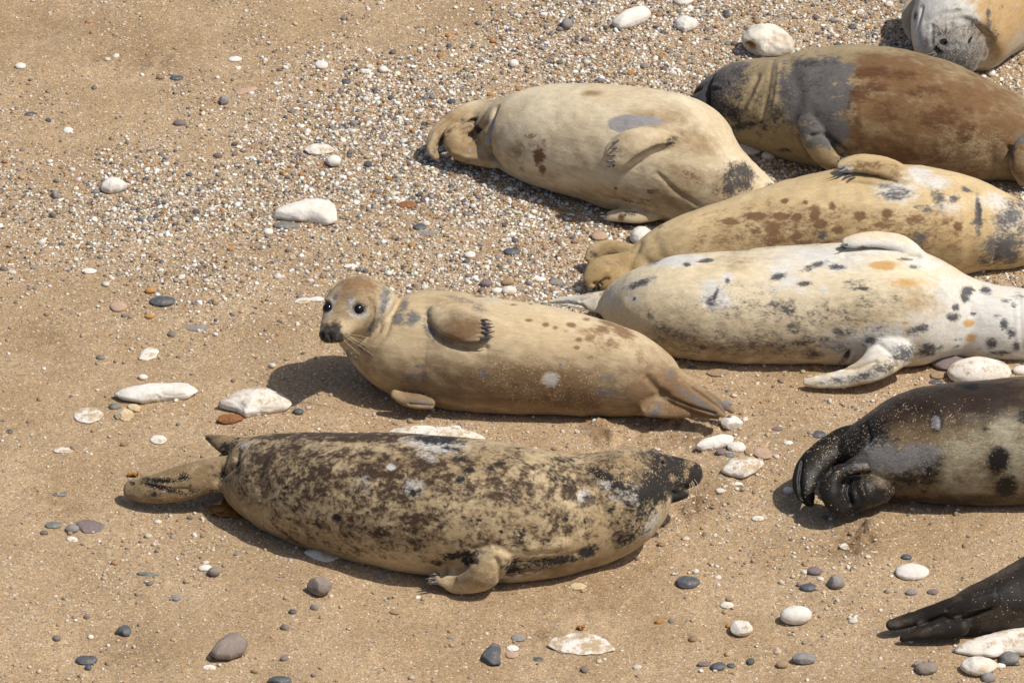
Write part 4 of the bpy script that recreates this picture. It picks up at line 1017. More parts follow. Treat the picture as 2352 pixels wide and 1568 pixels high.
# --- pale seal on its back, upper middle
make_seal('grey_seal', 'pale cream seal lying belly up with a bare grey patch above its raised fore flipper',
    [(1150, 240, 1148, 372), (1195, 207, 1185, 402), (1262, 193, 1248, 432), (1340, 192, 1330, 460), (1430, 200, 1418, 484), (1510, 208, 1497, 506), (1578, 230, 1560, 520), (1636, 284, 1600, 526), (1690, 338, 1646, 520), (1742, 386, 1690, 506), (1785, 425, 1740, 506), (1806, 450, 1780, 505)],
    [('g', .55, [(1170, 265, 46, .15), (1100, 255, 29, .13), (1046, 277, 25, .11), (1008, 310, 22, .08), (994, 340, 14, .05), (1002, 360, 8, .03)]),
     ('g', .8, [(1150, 310, 36, .05), (1105, 312, 28, .05), (1072, 318, 20, .05)]),
     ('g', .6, [(1160, 355, 34, .07), (1100, 350, 30, .06), (1056, 336, 30, .07), (1044, 306, 22, .10), (1080, 289, 13, .12)]),
     ('s', .36, [(1555, 322, 16, .0), (1508, 319, 22, .022), (1458, 333, 31, .036), (1424, 358, 31, .036), (1412, 367, 24, .032)]),
     ('g', .55, [(1540, 476, 20, .03), (1500, 488, 20, .045), (1455, 493, 21, .045), (1408, 495, 16, .03), (1388, 497, 8, .02)])],
    {'tan': [(1520, 270, 60, 24, .8), (1590, 330, 60, 40, .7), (1560, 430, 80, 60, .75), (1640, 440, 60, 50, .6), (1060, 330, 90, 80, .85), (1040, 280, 50, 40, .8), (1100, 360, 50, 30, .8), (1380, 460, 200, 36, .6), (1560, 480, 120, 30, .6), (1380, 470, 140, 20, .6), (1240, 400, 60, 20, .5), (1360, 215, 20, 6, .9), (1180, 360, 30, 40, .6), (1500, 470, 60, 30, .6), (1140, 230, 50, 16, .6), (1420, 330, 40, 30, .5), (1300, 330, 100, 60, .4)],  # tan of flippers and neck; blobs low on the side are painted shading
     'brown': [(1238, 360, 13, 20, .95), (1246, 388, 7, 12, .9), (1214, 312, 16, 6, .62), (1224, 330, 20, 8, .5), (1200, 385, 10, 16, .5), (1500, 440, 16, 6, .7), (1480, 460, 20, 7, .6), (1250, 330, 8, 10, .55), (1190, 345, 16, 20, .5), (1600, 410, 30, 10, .55, -30), (1440, 460, 50, 6, .6, -12), (1427, 498, 8, 8, .9)],
     'grey': [(1435, 284, 32, 17, 1.1), (1478, 277, 38, 10, 1.0, -5), (1130, 290, 7, 16, .9), (1120, 322, 8, 10, .9), (1080, 345, 6, 5, .7)],
     'dark': [(1030, 302, 22, 3, .8, 40), (1075, 280, 22, 3, .8, 15), (1102, 300, 14, 10, 1), (1016, 345, 8, 18, .9), (1540, 330, 16, 10, .7, 30), (1548, 320, 14, 8, .7), (1700, 408, 38, 32, .85), (1720, 395, 30, 14, .8, -30), (1675, 430, 18, 30, .8), (1775, 430, 14, 8, .9, -25), (1413, 432, 5, 5, .8), (1000, 350, 7, 10, .7), (1452, 490, 16, 8, .6), (1650, 435, 18, 20, .5), (1064, 276, 6, 4, .8)],  # dark patches of coat; the hind flipper gap and creases are painted shade
     'sandy': [(1460, 300, 40, 10, .5), (1214, 320, 20, 16, .9), (1260, 360, 30, 40, .3), (1430, 496, 50, 12, .5)]},
    coat_material('cream_coat', (.68, .585, .415), (.59, .48, .315), [('tan', (.275, .18, .088), 14, .6, .46), ('brown', (.15, .075, .038), 44, .7, .22), ('grey', (.30, .285, .285), 40, .22, .07), ('dark', (.07, .063, .058), 40, .8, .22)], 15.0, streak=.13, sheen=.35),
    grooves=[([(1396, 372), (1420, 396), (1475, 368), (1520, 342)], 6, -.010), ([(1520, 345), (1555, 330), (1562, 308)], 6, -.008), ([(1510, 400), (1550, 440), (1600, 470)], 6, -.005), ([(1140, 250), (1122, 300), (1126, 350), (1150, 385)], 8, -.014), ([(1118, 280), (1100, 300), (1082, 306)], 7, -.016),
             ([(1014, 360), (1008, 335), (1026, 305), (1056, 284), (1092, 276)], 4, -.014), ([(985, 340), (1000, 305), (1040, 272)], 5, .006), ([(1060, 322), (1062, 300), (1080, 292)], 4, -.007), ([(1040, 350), (1080, 362), (1130, 366)], 5, .005), ([(1690, 390), (1660, 440)], 10, -.005), ([(1070, 330), (1090, 318)], 5, -.006), ([(1400, 352), (1424, 350)], 2, -.002), ([(1400, 366), (1424, 362)], 2, -.002), ([(1560, 225), (1640, 330), (1700, 390)], 26, .006)],
    claws=[(1420, 322, 1404, 332, 3.2), (1415, 339, 1399, 341, 3.4), (1412, 356, 1393, 357, 3.6), (1410, 370, 1391, 370, 3.6), (1412, 380, 1393, 382, 3.4), (1392, 492, 1376, 491, 3), (1392, 498, 1376, 497, 3)],
)

# --- grey-headed brown seal, upper right
make_seal('grey_seal', 'rusty brown seal with a dark grey head and shoulder, asleep at upper right',
    [(1590, 222, 1600, 252, .09), (1606, 206, 1622, 286, .10), (1640, 173, 1652, 306), (1690, 146, 1684, 324), (1740, 134, 1734, 344), (1800, 129, 1798, 362), (1862, 113, 1868, 384), (1930, 100, 1938, 400), (2010, 102, 2016, 408), (2100, 122, 2108, 415), (2200, 158, 2205, 420), (2300, 208, 2300, 422), (2380, 258, 2375, 424), (2450, 305, 2440, 420), (2510, 340, 2500, 400)],
    [('s', .5, [(1852, 285, 30, .0), (1880, 322, 29, .022), (1910, 350, 25, .034), (1932, 362, 17, .034)]),
     ('s', .5, [(2380, 318, 22, .01), (2346, 335, 22, .02), (2338, 368, 24, .025), (2356, 402, 22, .02)])],
    {'brown': [(2150, 390, 220, 20, .7), (2080, 180, 110, 60, .9), (2200, 240, 130, 70, .9), (2050, 250, 90, 60, .85), (2100, 330, 150, 70, .8), (2280, 310, 90, 80, .8), (2000, 340, 60, 50, .75), (1960, 270, 24, 60, .9), (2350, 300, 60, 60, .7), (2010, 150, 50, 30, .95)],
     'rust': [(2000, 165, 40, 14, .9), (2060, 175, 40, 14, .7), (2010, 200, 30, 16, .8), (2220, 310, 22, 26, .85), (1975, 215, 30, 18, .85), (2120, 210, 60, 14, .6), (2160, 270, 60, 30, .6), (2040, 255, 30, 20, .6), (2100, 380, 30, 14, .6)],
     'grey': [(1622, 208, 60, 42, 1.2), (1652, 180, 50, 30, 1.1), (1632, 250, 34, 50, 1.1), (1690, 155, 40, 16, .8), (1700, 180, 20, 14, .65), (1860, 195, 60, 60, 1.05), (1840, 240, 44, 44, .95), (1880, 260, 42, 60, 1.0), (1900, 165, 50, 30, .95), (1850, 150, 60, 22, .7), (1890, 310, 40, 30, .95), (1860, 300, 30, 24, .85), (1920, 300, 26, 40, .9), (1925, 215, 30, 40, .75), (2345, 320, 16, 12, .9)],
     'dark': [(1612, 225, 60, 50, .85), (1640, 185, 40, 26, .72), (1640, 265, 28, 40, .7), (1690, 235, 36, 90, .5), (1750, 250, 50, 80, .44), (1700, 165, 30, 20, .55), (1645, 290, 20, 16, .6), (1688, 262, 18, 20, .85), (1720, 284, 36, 6, .8), (1700, 292, 30, 8, .7), (1782, 263, 14, 18, .7), (1756, 293, 14, 8, .7), (1672, 225, 22, 40, .5), (1800, 345, 20, 6, .6), (1850, 300, 14, 10, .5), (1870, 145, 50, 10, .6), (1915, 330, 16, 10, .6), (1860, 190, 60, 50, .42), (1870, 270, 40, 40, .45), (1950, 240, 5, 10, .6), (2200, 260, 5, 4, .6), (1640, 204, 9, 4, 1), (2328, 350, 5, 20, .7)],
     'pale': [(1622, 265, 5, 18, .7), (1700, 235, 6, 50, .7, -20), (1955, 260, 14, 30, .5), (2230, 350, 100, 50, .42)],
     'sandy': [(1720, 230, 60, 60, .5), (2250, 360, 80, 30, .3)]},
    coat_material('grey_shouldered_coat', (.37, .29, .168), (.27, .205, .115), [('brown', (.165, .090, .040), 17, .7, .3), ('rust', (.095, .042, .018), 26, 1.0, .32), ('pale', (.38, .295, .19), 26, .7, .34), ('grey', (.125, .117, .115), 34, .9, .13), ('dark', (.045, .042, .043), 40, .8, .24)], 22.0, streak=.2, sheen=.35),
    grooves=[([(1862, 312), (1890, 306), (1915, 325), (1944, 346)], 5, -.012), ([(1740, 175), (1705, 250), (1690, 290)], 8, -.008), ([(1752, 180), (1720, 250)], 5, .005), ([(1630, 206), (1655, 206)], 3, -.006), ([(1634, 198), (1654, 199)], 5, .004), ([(1618, 250), (1622, 275)], 2.5, -.005), ([(1670, 188), (1674, 196)], 3, -.005),
             ([(1828, 300), (1860, 370), (1915, 388)], 6, -.010), ([(2318, 340), (2322, 390), (2345, 415)], 6, -.012), ([(1815, 140), (1835, 220), (1820, 300)], 16, -.006), ([(1775, 140), (1760, 220), (1745, 320)], 7, -.005), ([(1790, 150), (1780, 230), (1768, 320)], 6, .004), ([(2290, 240), (2270, 320), (2285, 400)], 14, -.006), ([(2240, 200), (2215, 300)], 22, .005), ([(1918, 352), (1934, 356)], 2, -.003), ([(1916, 362), (1932, 366)], 2, -.003), ([(1960, 200), (1985, 300)], 20, .005)],
    claws=[(1934, 356, 1960, 359, 4), (1931, 364, 1968, 366, 4.2), (1926, 371, 1950, 374, 4)],
    eyes=[(1642, 206, 3.6, .75)],
    whiskers=[([(1618, 268), (1640, 272), (1650, 280)], .02), ([(1614, 276), (1636, 284), (1652, 292), (1646, 300)], .02)],
)

# --- tan spotted seal in the row at right
make_seal('grey_seal', 'tan seal with brown blotches on its flank behind the white spotted seal',
    [(1452, 580, 1442, 640), (1490, 538, 1498, 652), (1560, 501, 1568, 658), (1650, 468, 1658, 655), (1740, 440, 1748, 655), (1840, 407, 1848, 652), (1940, 385, 1948, 652), (2040, 375, 2046, 652), (2140, 383, 2140, 648), (2220, 404, 2218, 636), (2290, 443, 2288, 626), (2350, 473, 2350, 616), (2410, 500, 2410, 602), (2455, 530, 2452, 588)],
    [('g', .6, [(1470, 588, 22, .08), (1430, 573, 20, .085), (1396, 569, 21, .08), (1368, 580, 22, .065), (1356, 596, 14, .05)]),
     ('g', .6, [(1480, 605, 36, .07), (1425, 605, 28, .07), (1380, 615, 28, .075), (1360, 638, 22, .055), (1356, 656, 12, .035)]),
     ('g', .6, [(1460, 630, 26, .04), (1410, 640, 22, .045), (1382, 655, 12, .03)]),
     ('s', .4, [(2084, 410, 26, .006), (2034, 399, 26, .026), (1984, 396, 23, .032), (1950, 398, 19, .030), (1938, 400, 15, .028)])],
    {'tan': [(1410, 610, 90, 70, .8), (1500, 600, 60, 60, .5), (1750, 560, 300, 40, .55), (2100, 580, 160, 40, .6), (2040, 395, 60, 20, .5), (1900, 500, 200, 40, .4)],  # tan of tail and flipper; long low flank strips paint in shading
     'brown': [(1680, 508, 20, 8), (1735, 497, 26, 10, .9), (1775, 524, 18, 16), (1793, 497, 16, 10), (1830, 499, 12, 9), (1871, 492, 13, 20), (1884, 515, 16, 10), (1803, 462, 8, 5), (1925, 529, 14, 9), (1911, 474, 8, 10), (1975, 495, 12, 9), (2038, 490, 12, 9), (1830, 542, 14, 8), (1775, 556, 20, 10, .8), (2170, 511, 10, 8, .8), (2201, 520, 10, 10), (1740, 530, 16, 8, .8), (1700, 545, 16, 10, .7), (2030, 520, 30, 14, .7), (2100, 505, 40, 14, .7), (1990, 530, 20, 10, .6),
               (1850, 466, 6, 5, .8), (1900, 555, 16, 8, .7), (1850, 556, 40, 8, .7), (1960, 560, 30, 10, .6), (2070, 550, 30, 20, .6), (2190, 560, 20, 20, .6), (1800, 520, 170, 50, .56), (2080, 530, 150, 46, .54), (1640, 560, 60, 30, .4), (1990, 380, 40, 10, .7), (2050, 400, 20, 20, .6), (1610, 545, 20, 30, .45)],
     'grey': [(2052, 446, 36, 14, .7), (2030, 430, 20, 8, .6), (2156, 456, 18, 18, .75), (2192, 456, 14, 10, .8), (2319, 502, 36, 30, .75), (2306, 570, 46, 44, .85), (2247, 492, 7, 40, .9), (2220, 436, 12, 8, .8), (2330, 470, 30, 14, .7), (2345, 530, 20, 30, .7), (2260, 590, 20, 26, .6), (2110, 550, 24, 26, .6), (1520, 520, 14, 8, .5), (1400, 605, 30, 10, .4), (1890, 540, 10, 10, .7), (1360, 580, 10, 12, .7), (2240, 512, 18, 6, .8), (2130, 480, 16, 10, .5), (2105, 475, 10, 5, .6)],
     'pale': [(2060, 440, 50, 22, .8), (2112, 402, 34, 22, .85), (2150, 420, 40, 18, .7), (2283, 461, 40, 20, .75), (2320, 490, 40, 40, .6), (1940, 393, 18, 14, .9), (2180, 470, 40, 30, .5), (2300, 520, 30, 30, .5)],
     'sandy': [(1440, 620, 60, 30, .5), (2200, 600, 60, 30, .4), (1900, 590, 160, 20, .3)]},
    coat_material('blotched_tan_coat', (.60, .465, .27), (.51, .375, .195), [('tan', (.27, .185, .085), 12, .6, .46), ('pale', (.60, .575, .53), 26, .6, .25), ('brown', (.175, .098, .050), 36, .8, .26), ('grey', (.10, .097, .10), 40, .8, .24)], 31.0, streak=.15, sheen=.35),
    grooves=[([(1940, 416), (1975, 420), (2030, 428), (2080, 440)], 5, -.011), ([(2030, 436), (2080, 446)], 4, -.005), ([(2247, 470), (2250, 520)], 5, -.010), ([(2240, 510), (2262, 508)], 4, -.008), ([(1380, 652), (1372, 660)], 4, -.012), ([(1398, 640), (1380, 648), (1376, 660)], 4, -.010), ([(1446, 576), (1410, 582)], 5, -.012), ([(1352, 604), (1364, 590)], 6, -.012), ([(1468, 560), (1450, 600), (1445, 640)], 9, -.006),
             ([(1942, 384), (1962, 384)], 2, -.003), ([(1944, 392), (1966, 391)], 2, -.003), ([(1948, 400), (1970, 398)], 2, -.003), ([(1955, 406), (1975, 403)], 2, -.003), ([(2225, 420), (2235, 520), (2225, 600)], 18, -.006), ([(2275, 450), (2290, 520), (2285, 600)], 8, -.006), ([(2120, 420), (2150, 470), (2140, 540)], 10, -.004), ([(1500, 545), (1520, 590), (1512, 640)], 14, -.005), ([(2070, 450), (2110, 448), (2135, 430)], 4, -.004)],
    claws=[(1940, 383, 1914, 391, 3.4), (1944, 389, 1914, 400, 3.6), (1951, 397, 1923, 408, 3.6), (1958, 403, 1934, 412, 3.6), (1963, 408, 1946, 416, 3.4)],
)

# --- white seal with black spots
make_seal('grey_seal', 'white and cream seal with black spots and an orange stain below its fore flipper',
    [(1392, 672, 1388, 722), (1440, 638, 1430, 768), (1500, 604, 1492, 808), (1570, 582, 1564, 828), (1650, 581, 1648, 836), (1740, 572, 1744, 838), (1830, 560, 1838, 837), (1930, 558, 1935, 842), (2020, 561, 2024, 850), (2090, 571, 2088, 850), (2150, 598, 2140, 838), (2210, 634, 2204, 824), (2280, 654, 2275, 828), (2350, 662, 2346, 834), (2420, 675, 2416, 826), (2470, 700, 2465, 800)],
    [('g', .5, [(1430, 700, 40, .08), (1350, 692, 24, .07), (1298, 692, 17, .05), (1262, 694, 9, .035)]),
     ('s', .42, [(2115, 590, 13, .0), (2070, 575, 20, .02), (2012, 570, 21, .03), (1962, 574, 17, .03), (1944, 575, 13, .028)]),
     ('g', .6, [(2050, 800, 56, .11), (2005, 842, 37, .08), (1950, 864, 26, .05), (1892, 875, 18, .035), (1850, 878, 9, .025)])],
    {'white': [(2260, 740, 110, 110, .95), (2150, 790, 80, 60, .8), (2040, 790, 70, 40, .9), (1960, 800, 60, 40, .7), (1960, 870, 110, 24, .7), (1900, 590, 140, 30, .75), (2020, 570, 100, 20, .9), (1800, 640, 60, 40, .6), (1850, 600, 60, 30, .7), (1560, 598, 50, 14, .9, 5), (1640, 680, 28, 34, .95, 40), (1670, 640, 16, 12, .95), (1468, 650, 40, 14, .6, 20), (1455, 687, 12, 8, .9), (1320, 690, 70, 24, .7), (1400, 680, 30, 30, .6), (2340, 740, 60, 100, 1), (2120, 600, 50, 20, .7), (1740, 660, 14, 6, .7), (1890, 665, 10, 6, .8), (1700, 790, 40, 20, .45), (2180, 680, 40, 60, .8)],
     'tan': [(1560, 790, 70, 36, .7), (1660, 810, 120, 28, .8), (1760, 808, 100, 28, .75), (1850, 815, 60, 20, .55), (1560, 730, 70, 40, .45), (1980, 720, 90, 40, .45), (2100, 690, 60, 40, .6), (1700, 600, 60, 20, .5), (1960, 880, 60, 8, .6), (1900, 870, 14, 10, .5), (1680, 740, 120, 40, .4)],  # tan tones; strips along the bottom put underside shade into the coat colour
     'orange': [(2030, 609, 28, 10, 1), (2083, 649, 40, 11, .7), (2226, 742, 13, 8, .95), (2230, 776, 13, 13, .7), (1970, 744, 14, 5, .7), (2095, 690, 14, 6, .6), (2000, 736, 8, 4, .6), (2080, 742, 8, 4, .8)],
     'dark': [(1503, 601, 16, 8, .9, 20), (1623, 598, 17, 4, 1, 6), (1577, 607, 8, 4), (1469, 651, 30, 7, .95, 20), (1633, 690, 9, 14, .9, -30), (1642, 680, 4, 18, 1, -20), (1671, 644, 6, 5), (1790, 634, 17, 7, .9, 20), (1867, 612, 26, 6, .8, 20), (1922, 612, 17, 7, .9, -8), (1848, 652, 15, 5, .9), (1977, 663, 22, 4, .9), (1970, 655, 40, 14, .45), (1795, 709, 36, 22, .66), (1824, 752, 20, 14, .7), (1853, 783, 26, 12, .75), (1613, 797, 8, 9, 1), (1656, 800, 20, 14, .6), (1726, 793, 11, 9, .75), (1522, 757, 26, 16, .6), (1493, 723, 10, 10, .6), (1867, 814, 26, 10, .7), (1925, 800, 16, 12, .6), (1944, 761, 26, 9, .7), (2001, 783, 18, 11, .8), (2083, 814, 32, 20, .8), (2130, 805, 20, 14, .85), (2111, 757, 26, 10, .7, 10), (2060, 820, 12, 6, .7),
              (2221, 670, 15, 10, 1, 20), (2214, 684, 10, 10, 1), (2265, 666, 12, 9, 1), (2190, 728, 14, 8, 1), (2195, 706, 9, 7, 1), (2236, 721, 6, 5, .9), (2277, 790, 10, 12, 1), (2305, 745, 8, 9, 1), (2322, 764, 9, 9, 1), (2200, 780, 10, 4, .7), (2310, 690, 10, 6, .7), (2300, 810, 24, 8, .7), (2335, 795, 10, 10, .8), (1946, 812, 7, 11, 1, -20), (2078, 596, 14, 4, .8), (2100, 612, 16, 5, .6), (2059, 685, 15, 9, .55), (2000, 690, 50, 16, .4), (2330, 700, 8, 6, .7), (2290, 725, 8, 4, .6), (2200, 795, 8, 4, .7), (1980, 568, 14, 4, .6), (1700, 574, 40, 5, .5, 8), (1780, 562, 30, 4, .6, 5), (1850, 562, 40, 4, .5), (1975, 866, 40, 9, .72, 12), (1925, 872, 30, 7, .65, 8), (2030, 845, 26, 12, .75), (2000, 855, 16, 10, .6), (1886, 880, 18, 5, .5), (1560, 770, 60, 26, .5), (1640, 770, 50, 20, .42), (1700, 800, 60, 20, .48), (1780, 800, 60, 20, .5), (1590, 800, 50, 16, .5), (1890, 790, 50, 20, .5), (2010, 760, 40, 16, .45), (1700, 700, 120, 50, .34), (1950, 720, 120, 40, .36), (1850, 740, 60, 30, .42), (1590, 640, 5, 4, .5), (1457, 686, 4, 4, .9), (1880, 880, 5, 5, .5), (1300, 700, 30, 5, .45), (1350, 672, 20, 5, .5, 15), (1570, 700, 60, 40, .25), (1760, 770, 60, 24, .45), (2345, 680, 20, 8, .5), (2160, 800, 10, 8, .7), (2250, 800, 6, 4, .7)],
     'sandy': [(1960, 878, 60, 12, .4), (1640, 780, 100, 30, .3)]},
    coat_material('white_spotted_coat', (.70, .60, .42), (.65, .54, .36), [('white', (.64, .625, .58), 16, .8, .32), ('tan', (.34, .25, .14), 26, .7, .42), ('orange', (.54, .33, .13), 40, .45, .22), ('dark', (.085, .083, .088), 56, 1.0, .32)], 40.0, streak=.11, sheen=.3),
    grooves=[([(1940, 588), (2000, 588), (2060, 590), (2110, 592)], 5, -.010), ([(1400, 665), (1380, 690), (1370, 715)], 6, -.006), ([(1260, 698), (1300, 692), (1335, 700), (1350, 716)], 3, -.010), ([(1330, 690), (1375, 675)], 4, -.007), ([(1290, 702), (1330, 708)], 3, .006),
             ([(1952, 806), (1942, 824), (1934, 838)], 5, -.016), ([(1934, 842), (1960, 846), (2010, 830)], 5, -.010), ([(1960, 815), (1952, 835)], 3, .006), ([(2058, 840), (2046, 810), (2020, 790)], 6, -.008), ([(2215, 660), (2240, 740), (2215, 815)], 14, -.005), ([(2342, 690), (2348, 800)], 4, -.0025), ([(2326, 690), (2330, 790)], 4, -.0015), ([(1900, 840), (1875, 852)], 3, -.004), ([(1620, 700), (1648, 672)], 3, -.004), ([(2160, 610), (2180, 720), (2130, 830)], 20, .006)],
    claws=[(1946, 562, 1928, 564, 3.2), (1942, 570, 1926, 572, 3.2)],
)

# --- dark seal, right edge
make_seal('grey_seal', 'dark brown seal with black curled hind flippers, cut by the right edge',
    [(1968, 1010, 1975, 1142), (1992, 968, 1994, 1154), (2040, 933, 2045, 1158), (2095, 901, 2100, 1159), (2150, 884, 2155, 1160), (2220, 876, 2225, 1161), (2300, 868, 2305, 1161), (2380, 862, 2385, 1158), (2460, 870, 2465, 1150), (2530, 905, 2530, 1130)],
    [('g', .55, [(2010, 1000, 38, .17), (1938, 1018, 38, .15), (1890, 1046, 36, .13), (1856, 1084, 33, .10), (1846, 1124, 27, .07), (1862, 1156, 15, .04)]),
     ('g', .7, [(2020, 1115, 42, .08), (1975, 1130, 42, .08), (1935, 1138, 42, .075), (1915, 1118, 36, .09)]),
     ('g', .6, [(1945, 1165, 24, .05), (1912, 1148, 26, .09), (1905, 1112, 24, .13), (1925, 1086, 18, .155), (1960, 1076, 11, .165), (1988, 1072, 8, .17)])],
    {'brown': [(2150, 912, 220, 46, 1.1), (2060, 945, 80, 36, .9), (2290, 900, 120, 30, .9), (2010, 960, 40, 30, .9), (2200, 1145, 220, 12, .7), (2120, 960, 60, 40, .5), (2330, 910, 60, 30, .7)],
     'dark': [(1880, 1060, 90, 80, 1.2), (1850, 1110, 60, 70, 1.2), (1940, 1140, 70, 60, 1.1), (1970, 1000, 60, 40, 1.1), (2000, 1140, 40, 30, .9), (2130, 1075, 34, 44, .75), (2090, 1098, 60, 24, .7), (2050, 1110, 50, 24, .6), (2150, 968, 13, 20, 1), (2295, 1055, 22, 28, 1), (2312, 1118, 20, 25, 1.1), (2230, 888, 16, 7, .9), (2350, 955, 14, 14, .8), (2040, 1140, 60, 14, .6), (2155, 1050, 20, 10, .6), (2265, 985, 14, 5, .6), (2120, 1128, 10, 10, .6), (2160, 1090, 6, 6, .5), (2100, 935, 60, 14, .5), (2060, 1010, 20, 8, .5)],
     'grey': [(2060, 1055, 80, 26, .9), (2020, 1045, 40, 30, .85), (2110, 1040, 50, 18, .85), (2150, 970, 7, 13, 1.2), (2000, 1070, 24, 20, .5), (1975, 1072, 20, 6, .5)],
     'pale': [(2220, 1040, 60, 60, .7), (2320, 1000, 50, 70, .75), (2230, 1120, 60, 24, .6), (2330, 1080, 40, 60, .7), (2240, 960, 40, 20, .5), (2180, 1100, 24, 30, .6)],
     'sandy': [(1960, 1005, 60, 30, .5), (1900, 1030, 40, 30, .4), (2090, 960, 80, 40, .42), (2170, 1010, 80, 40, .45), (1920, 1110, 60, 50, .2), (2200, 1060, 120, 80, .15), (1870, 1130, 30, 50, .2)]},
    coat_material('dark_brown_coat', (.19, .138, .078), (.115, .08, .043), [('pale', (.32, .285, .20), 14, .7, .34), ('brown', (.030, .019, .013), 12, .6, .36), ('dark', (.010, .009, .0085), 44, .6, .24), ('grey', (.19, .185, .185), 60, .9, .3)], 52.0, rough=.42, streak=.2, sheen=.15),
    grooves=[([(1842, 1058), (1836, 1100), (1840, 1140), (1858, 1166)], 4, -.012), ([(1997, 1010), (1950, 1050), (1915, 1070), (1888, 1098), (1874, 1130), (1876, 1165)], 5, -.018), ([(1952, 1100), (1946, 1130), (1955, 1155)], 6, -.016), ([(1990, 975), (2000, 1005)], 6, -.008), ([(1975, 1110), (1985, 1140)], 8, .008), ([(1960, 1090), (1990, 1085)], 5, -.010), ([(2150, 955), (2152, 985)], 6, .003), ([(2020, 1135), (2070, 1150)], 10, -.006)],
)

# --- black seal at the lower right corner
make_seal('grey_seal', 'black-brown seal showing only its rear and pointed hind flippers at lower right',
    [(2165, 1392, 2176, 1456), (2205, 1362, 2218, 1462), (2270, 1331, 2286, 1458), (2342, 1294, 2356, 1446), (2425, 1250, 2442, 1425), (2520, 1215, 2540, 1422), (2620, 1215, 2640, 1430), (2700, 1260, 2710, 1400)],
    [('g', .6, [(2195, 1398, 30, .09), (2122, 1414, 20, .06), (2078, 1427, 15, .045), (2046, 1436, 12, .04)]),
     ('g', .6, [(2205, 1434, 26, .06), (2142, 1447, 17, .045), (2100, 1458, 12, .03), (2072, 1466, 7, .02)]),
     ('g', .5, [(2160, 1425, 16, .05), (2110, 1438, 11, .045)]),
     ('s', .42, [(2280, 1376, 19, .008), (2230, 1389, 19, .016), (2194, 1407, 12, .016)])],
    {'brown': [(2230, 1350, 60, 14, .8, 28), (2320, 1305, 60, 12, .8, 28), (2300, 1420, 70, 30, .6), (2060, 1425, 26, 10, .7), (2120, 1452, 40, 8, .7), (2190, 1380, 30, 8, .5)],
     'pale': [(2215, 1408, 40, 5, .6, 22), (2182, 1412, 10, 8, .6), (2052, 1432, 18, 8, .5), (2140, 1442, 30, 5, .55, 25), (2310, 1310, 50, 8, .5, 28)],
     'sandy': [(2310, 1360, 60, 50, .08), (2240, 1440, 60, 20, .06)]},
    coat_material('black_coat', (.014, .011, .009), (.022, .016, .012), [('brown', (.045, .031, .019), 22, .8, .3), ('pale', (.085, .07, .052), 40, .9, .3)], 61.0, rough=.55, streak=.25, sheen=.25),
    grooves=[([(2175, 1400), (2218, 1370), (2270, 1358)], 4, -.010), ([(2172, 1414), (2195, 1424), (2240, 1408), (2275, 1394)], 4, -.010), ([(2090, 1440), (2130, 1428), (2170, 1412)], 4, -.010), ([(2190, 1414), (2240, 1402)], 2.5, -.005), ([(2105, 1400), (2060, 1424)], 3, -.004), ([(2088, 1452), (2140, 1434)], 4, -.008)],
)

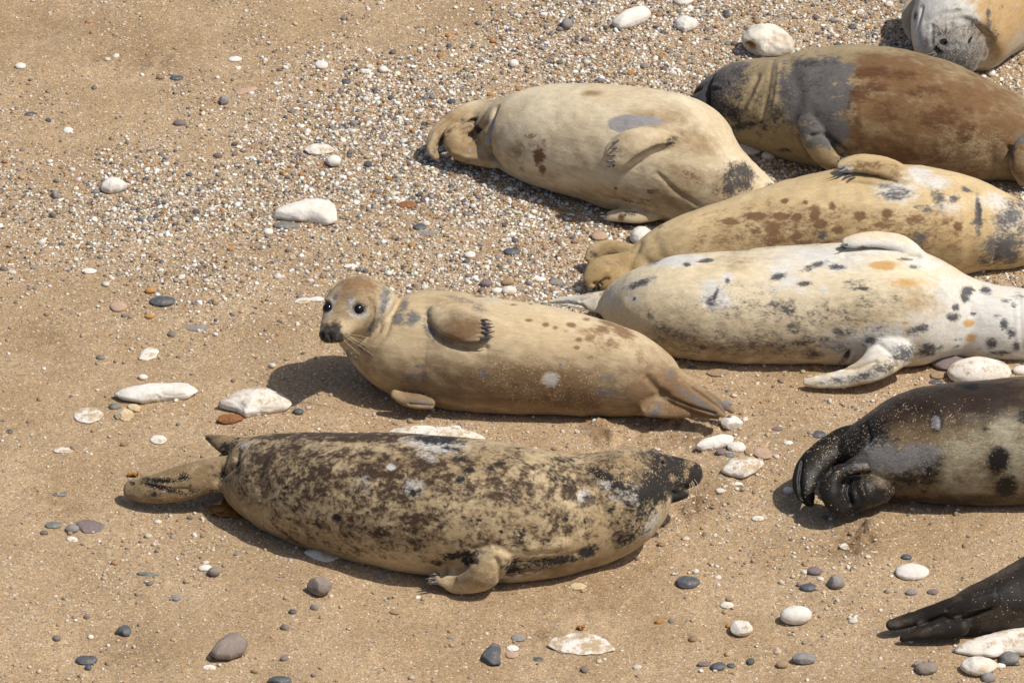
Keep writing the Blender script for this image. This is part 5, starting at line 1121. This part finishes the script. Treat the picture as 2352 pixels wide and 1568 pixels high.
# --- upside-down seal at the top right
make_seal('grey_seal', 'pale grey seal lying upside down with its dark face towards us at the top right',
    [(2440, -330, 2620, -250), (2330, -210, 2560, -90), (2230, -130, 2450, 20), (2140, -50, 2370, 75), (2100, 10, 2310, 118, .15), (2104, 60, 2268, 140, .13), (2130, 100, 2245, 158, .115)],
    [('g', .5, [(2130, -30, 30, .16), (2092, 20, 22, .12), (2085, 55, 14, .08), (2094, 90, 8, .05)])],
    {'white': [(2140, 40, 60, 60, 1), (2180, 20, 70, 50, .9), (2120, 90, 30, 40, .8), (2200, -20, 80, 40, .9)],
     'tan': [(2300, 40, 50, 60, .9), (2270, 20, 20, 60, .9), (2290, 100, 30, 50, .8), (2230, 3, 30, 10, .6), (2340, 20, 60, 60, .7)],
     'grey': [(2200, 110, 66, 52, 1.0), (2150, 108, 30, 34, .8), (2250, 120, 34, 40, .7)],
     'dark': [(2200, 120, 60, 44, .56), (2160, 70, 20, 8, .5), (2200, 140, 46, 26, .85), (2240, 120, 34, 36, .7), (2180, 100, 28, 30, .62), (2160, 120, 22, 22, .7), (2225, 80, 50, 26, .5), (2170, 78, 26, 14, .6), (2102, 36, 5, 12, .8), (2120, 12, 8, 8, .5), (2200, 22, 8, 3, .8), (2240, 48, 8, 5, .8), (2270, 30, 5, 10, .8), (2190, 12, 14, 3, .5), (2270, 60, 8, 14, .7), (2290, 80, 6, 14, .6), (2150, 65, 6, 20, .5), (2300, 20, 6, 14, .5), (2255, 75, 10, 8, .6)],
     'black': [(2167, 97, 7, 6, 1.3), (2154, 118, 9, 4, 1.1, -40), (2150, 112, 4, 8, .8), (2228, 92, 3, 9, 1.0, -30)],
     'sandy': [(2220, 120, 40, 30, .4)]},
    coat_material('grey_faced_coat', (.50, .43, .32), (.42, .35, .25), [('white', (.63, .61, .56), 14, .6, .25), ('tan', (.44, .295, .14), 16, .8, .25), ('grey', (.27, .25, .225), 30, .6, .3), ('dark', (.095, .09, .087), 50, 1.0, .28), ('black', (.010, .009, .009), 60, .3, .1)], 70.0, streak=.14, sheen=.35),
    grooves=[([(2130, 70), (2170, 48), (2220, 44)], 6, -.003), ([(2135, 85), (2165, 60), (2200, 56)], 5, -.003), ([(2125, 50), (2170, 30), (2225, 28)], 6, -.003), ([(2150, 112), (2162, 122)], 3, -.007), ([(2166, 97), (2168, 98)], 5, -.010), ([(2225, 98), (2231, 84)], 3, -.005), ([(2140, 60), (2140, 100)], 5, -.005), ([(2275, 10), (2280, 70), (2260, 130)], 10, -.006), ([(2118, 20), (2108, 70), (2118, 110)], 5, -.008)],
    head=[[(2200, 100, .115), (2215, 92, .0, 72, 66), (2190, 102, .04, 56, 50), (2172, 106, .075, 36, 32), (2164, 106, .09, 24, 22)]],
    whiskers=[([(2172, 84), (2182, 40), (2192, -6)], .02), ([(2168, 82), (2166, 50), (2160, 20)], .02), ([(2176, 86), (2200, 40), (2206, 4)], .02), ([(2165, 82), (2156, 60), (2140, 30)], .02), ([(2180, 90), (2206, 60), (2220, 20)], .02), ([(2152, 118), (2136, 124), (2120, 128)], .0), ([(2154, 122), (2138, 132), (2124, 138)], .0)],
)
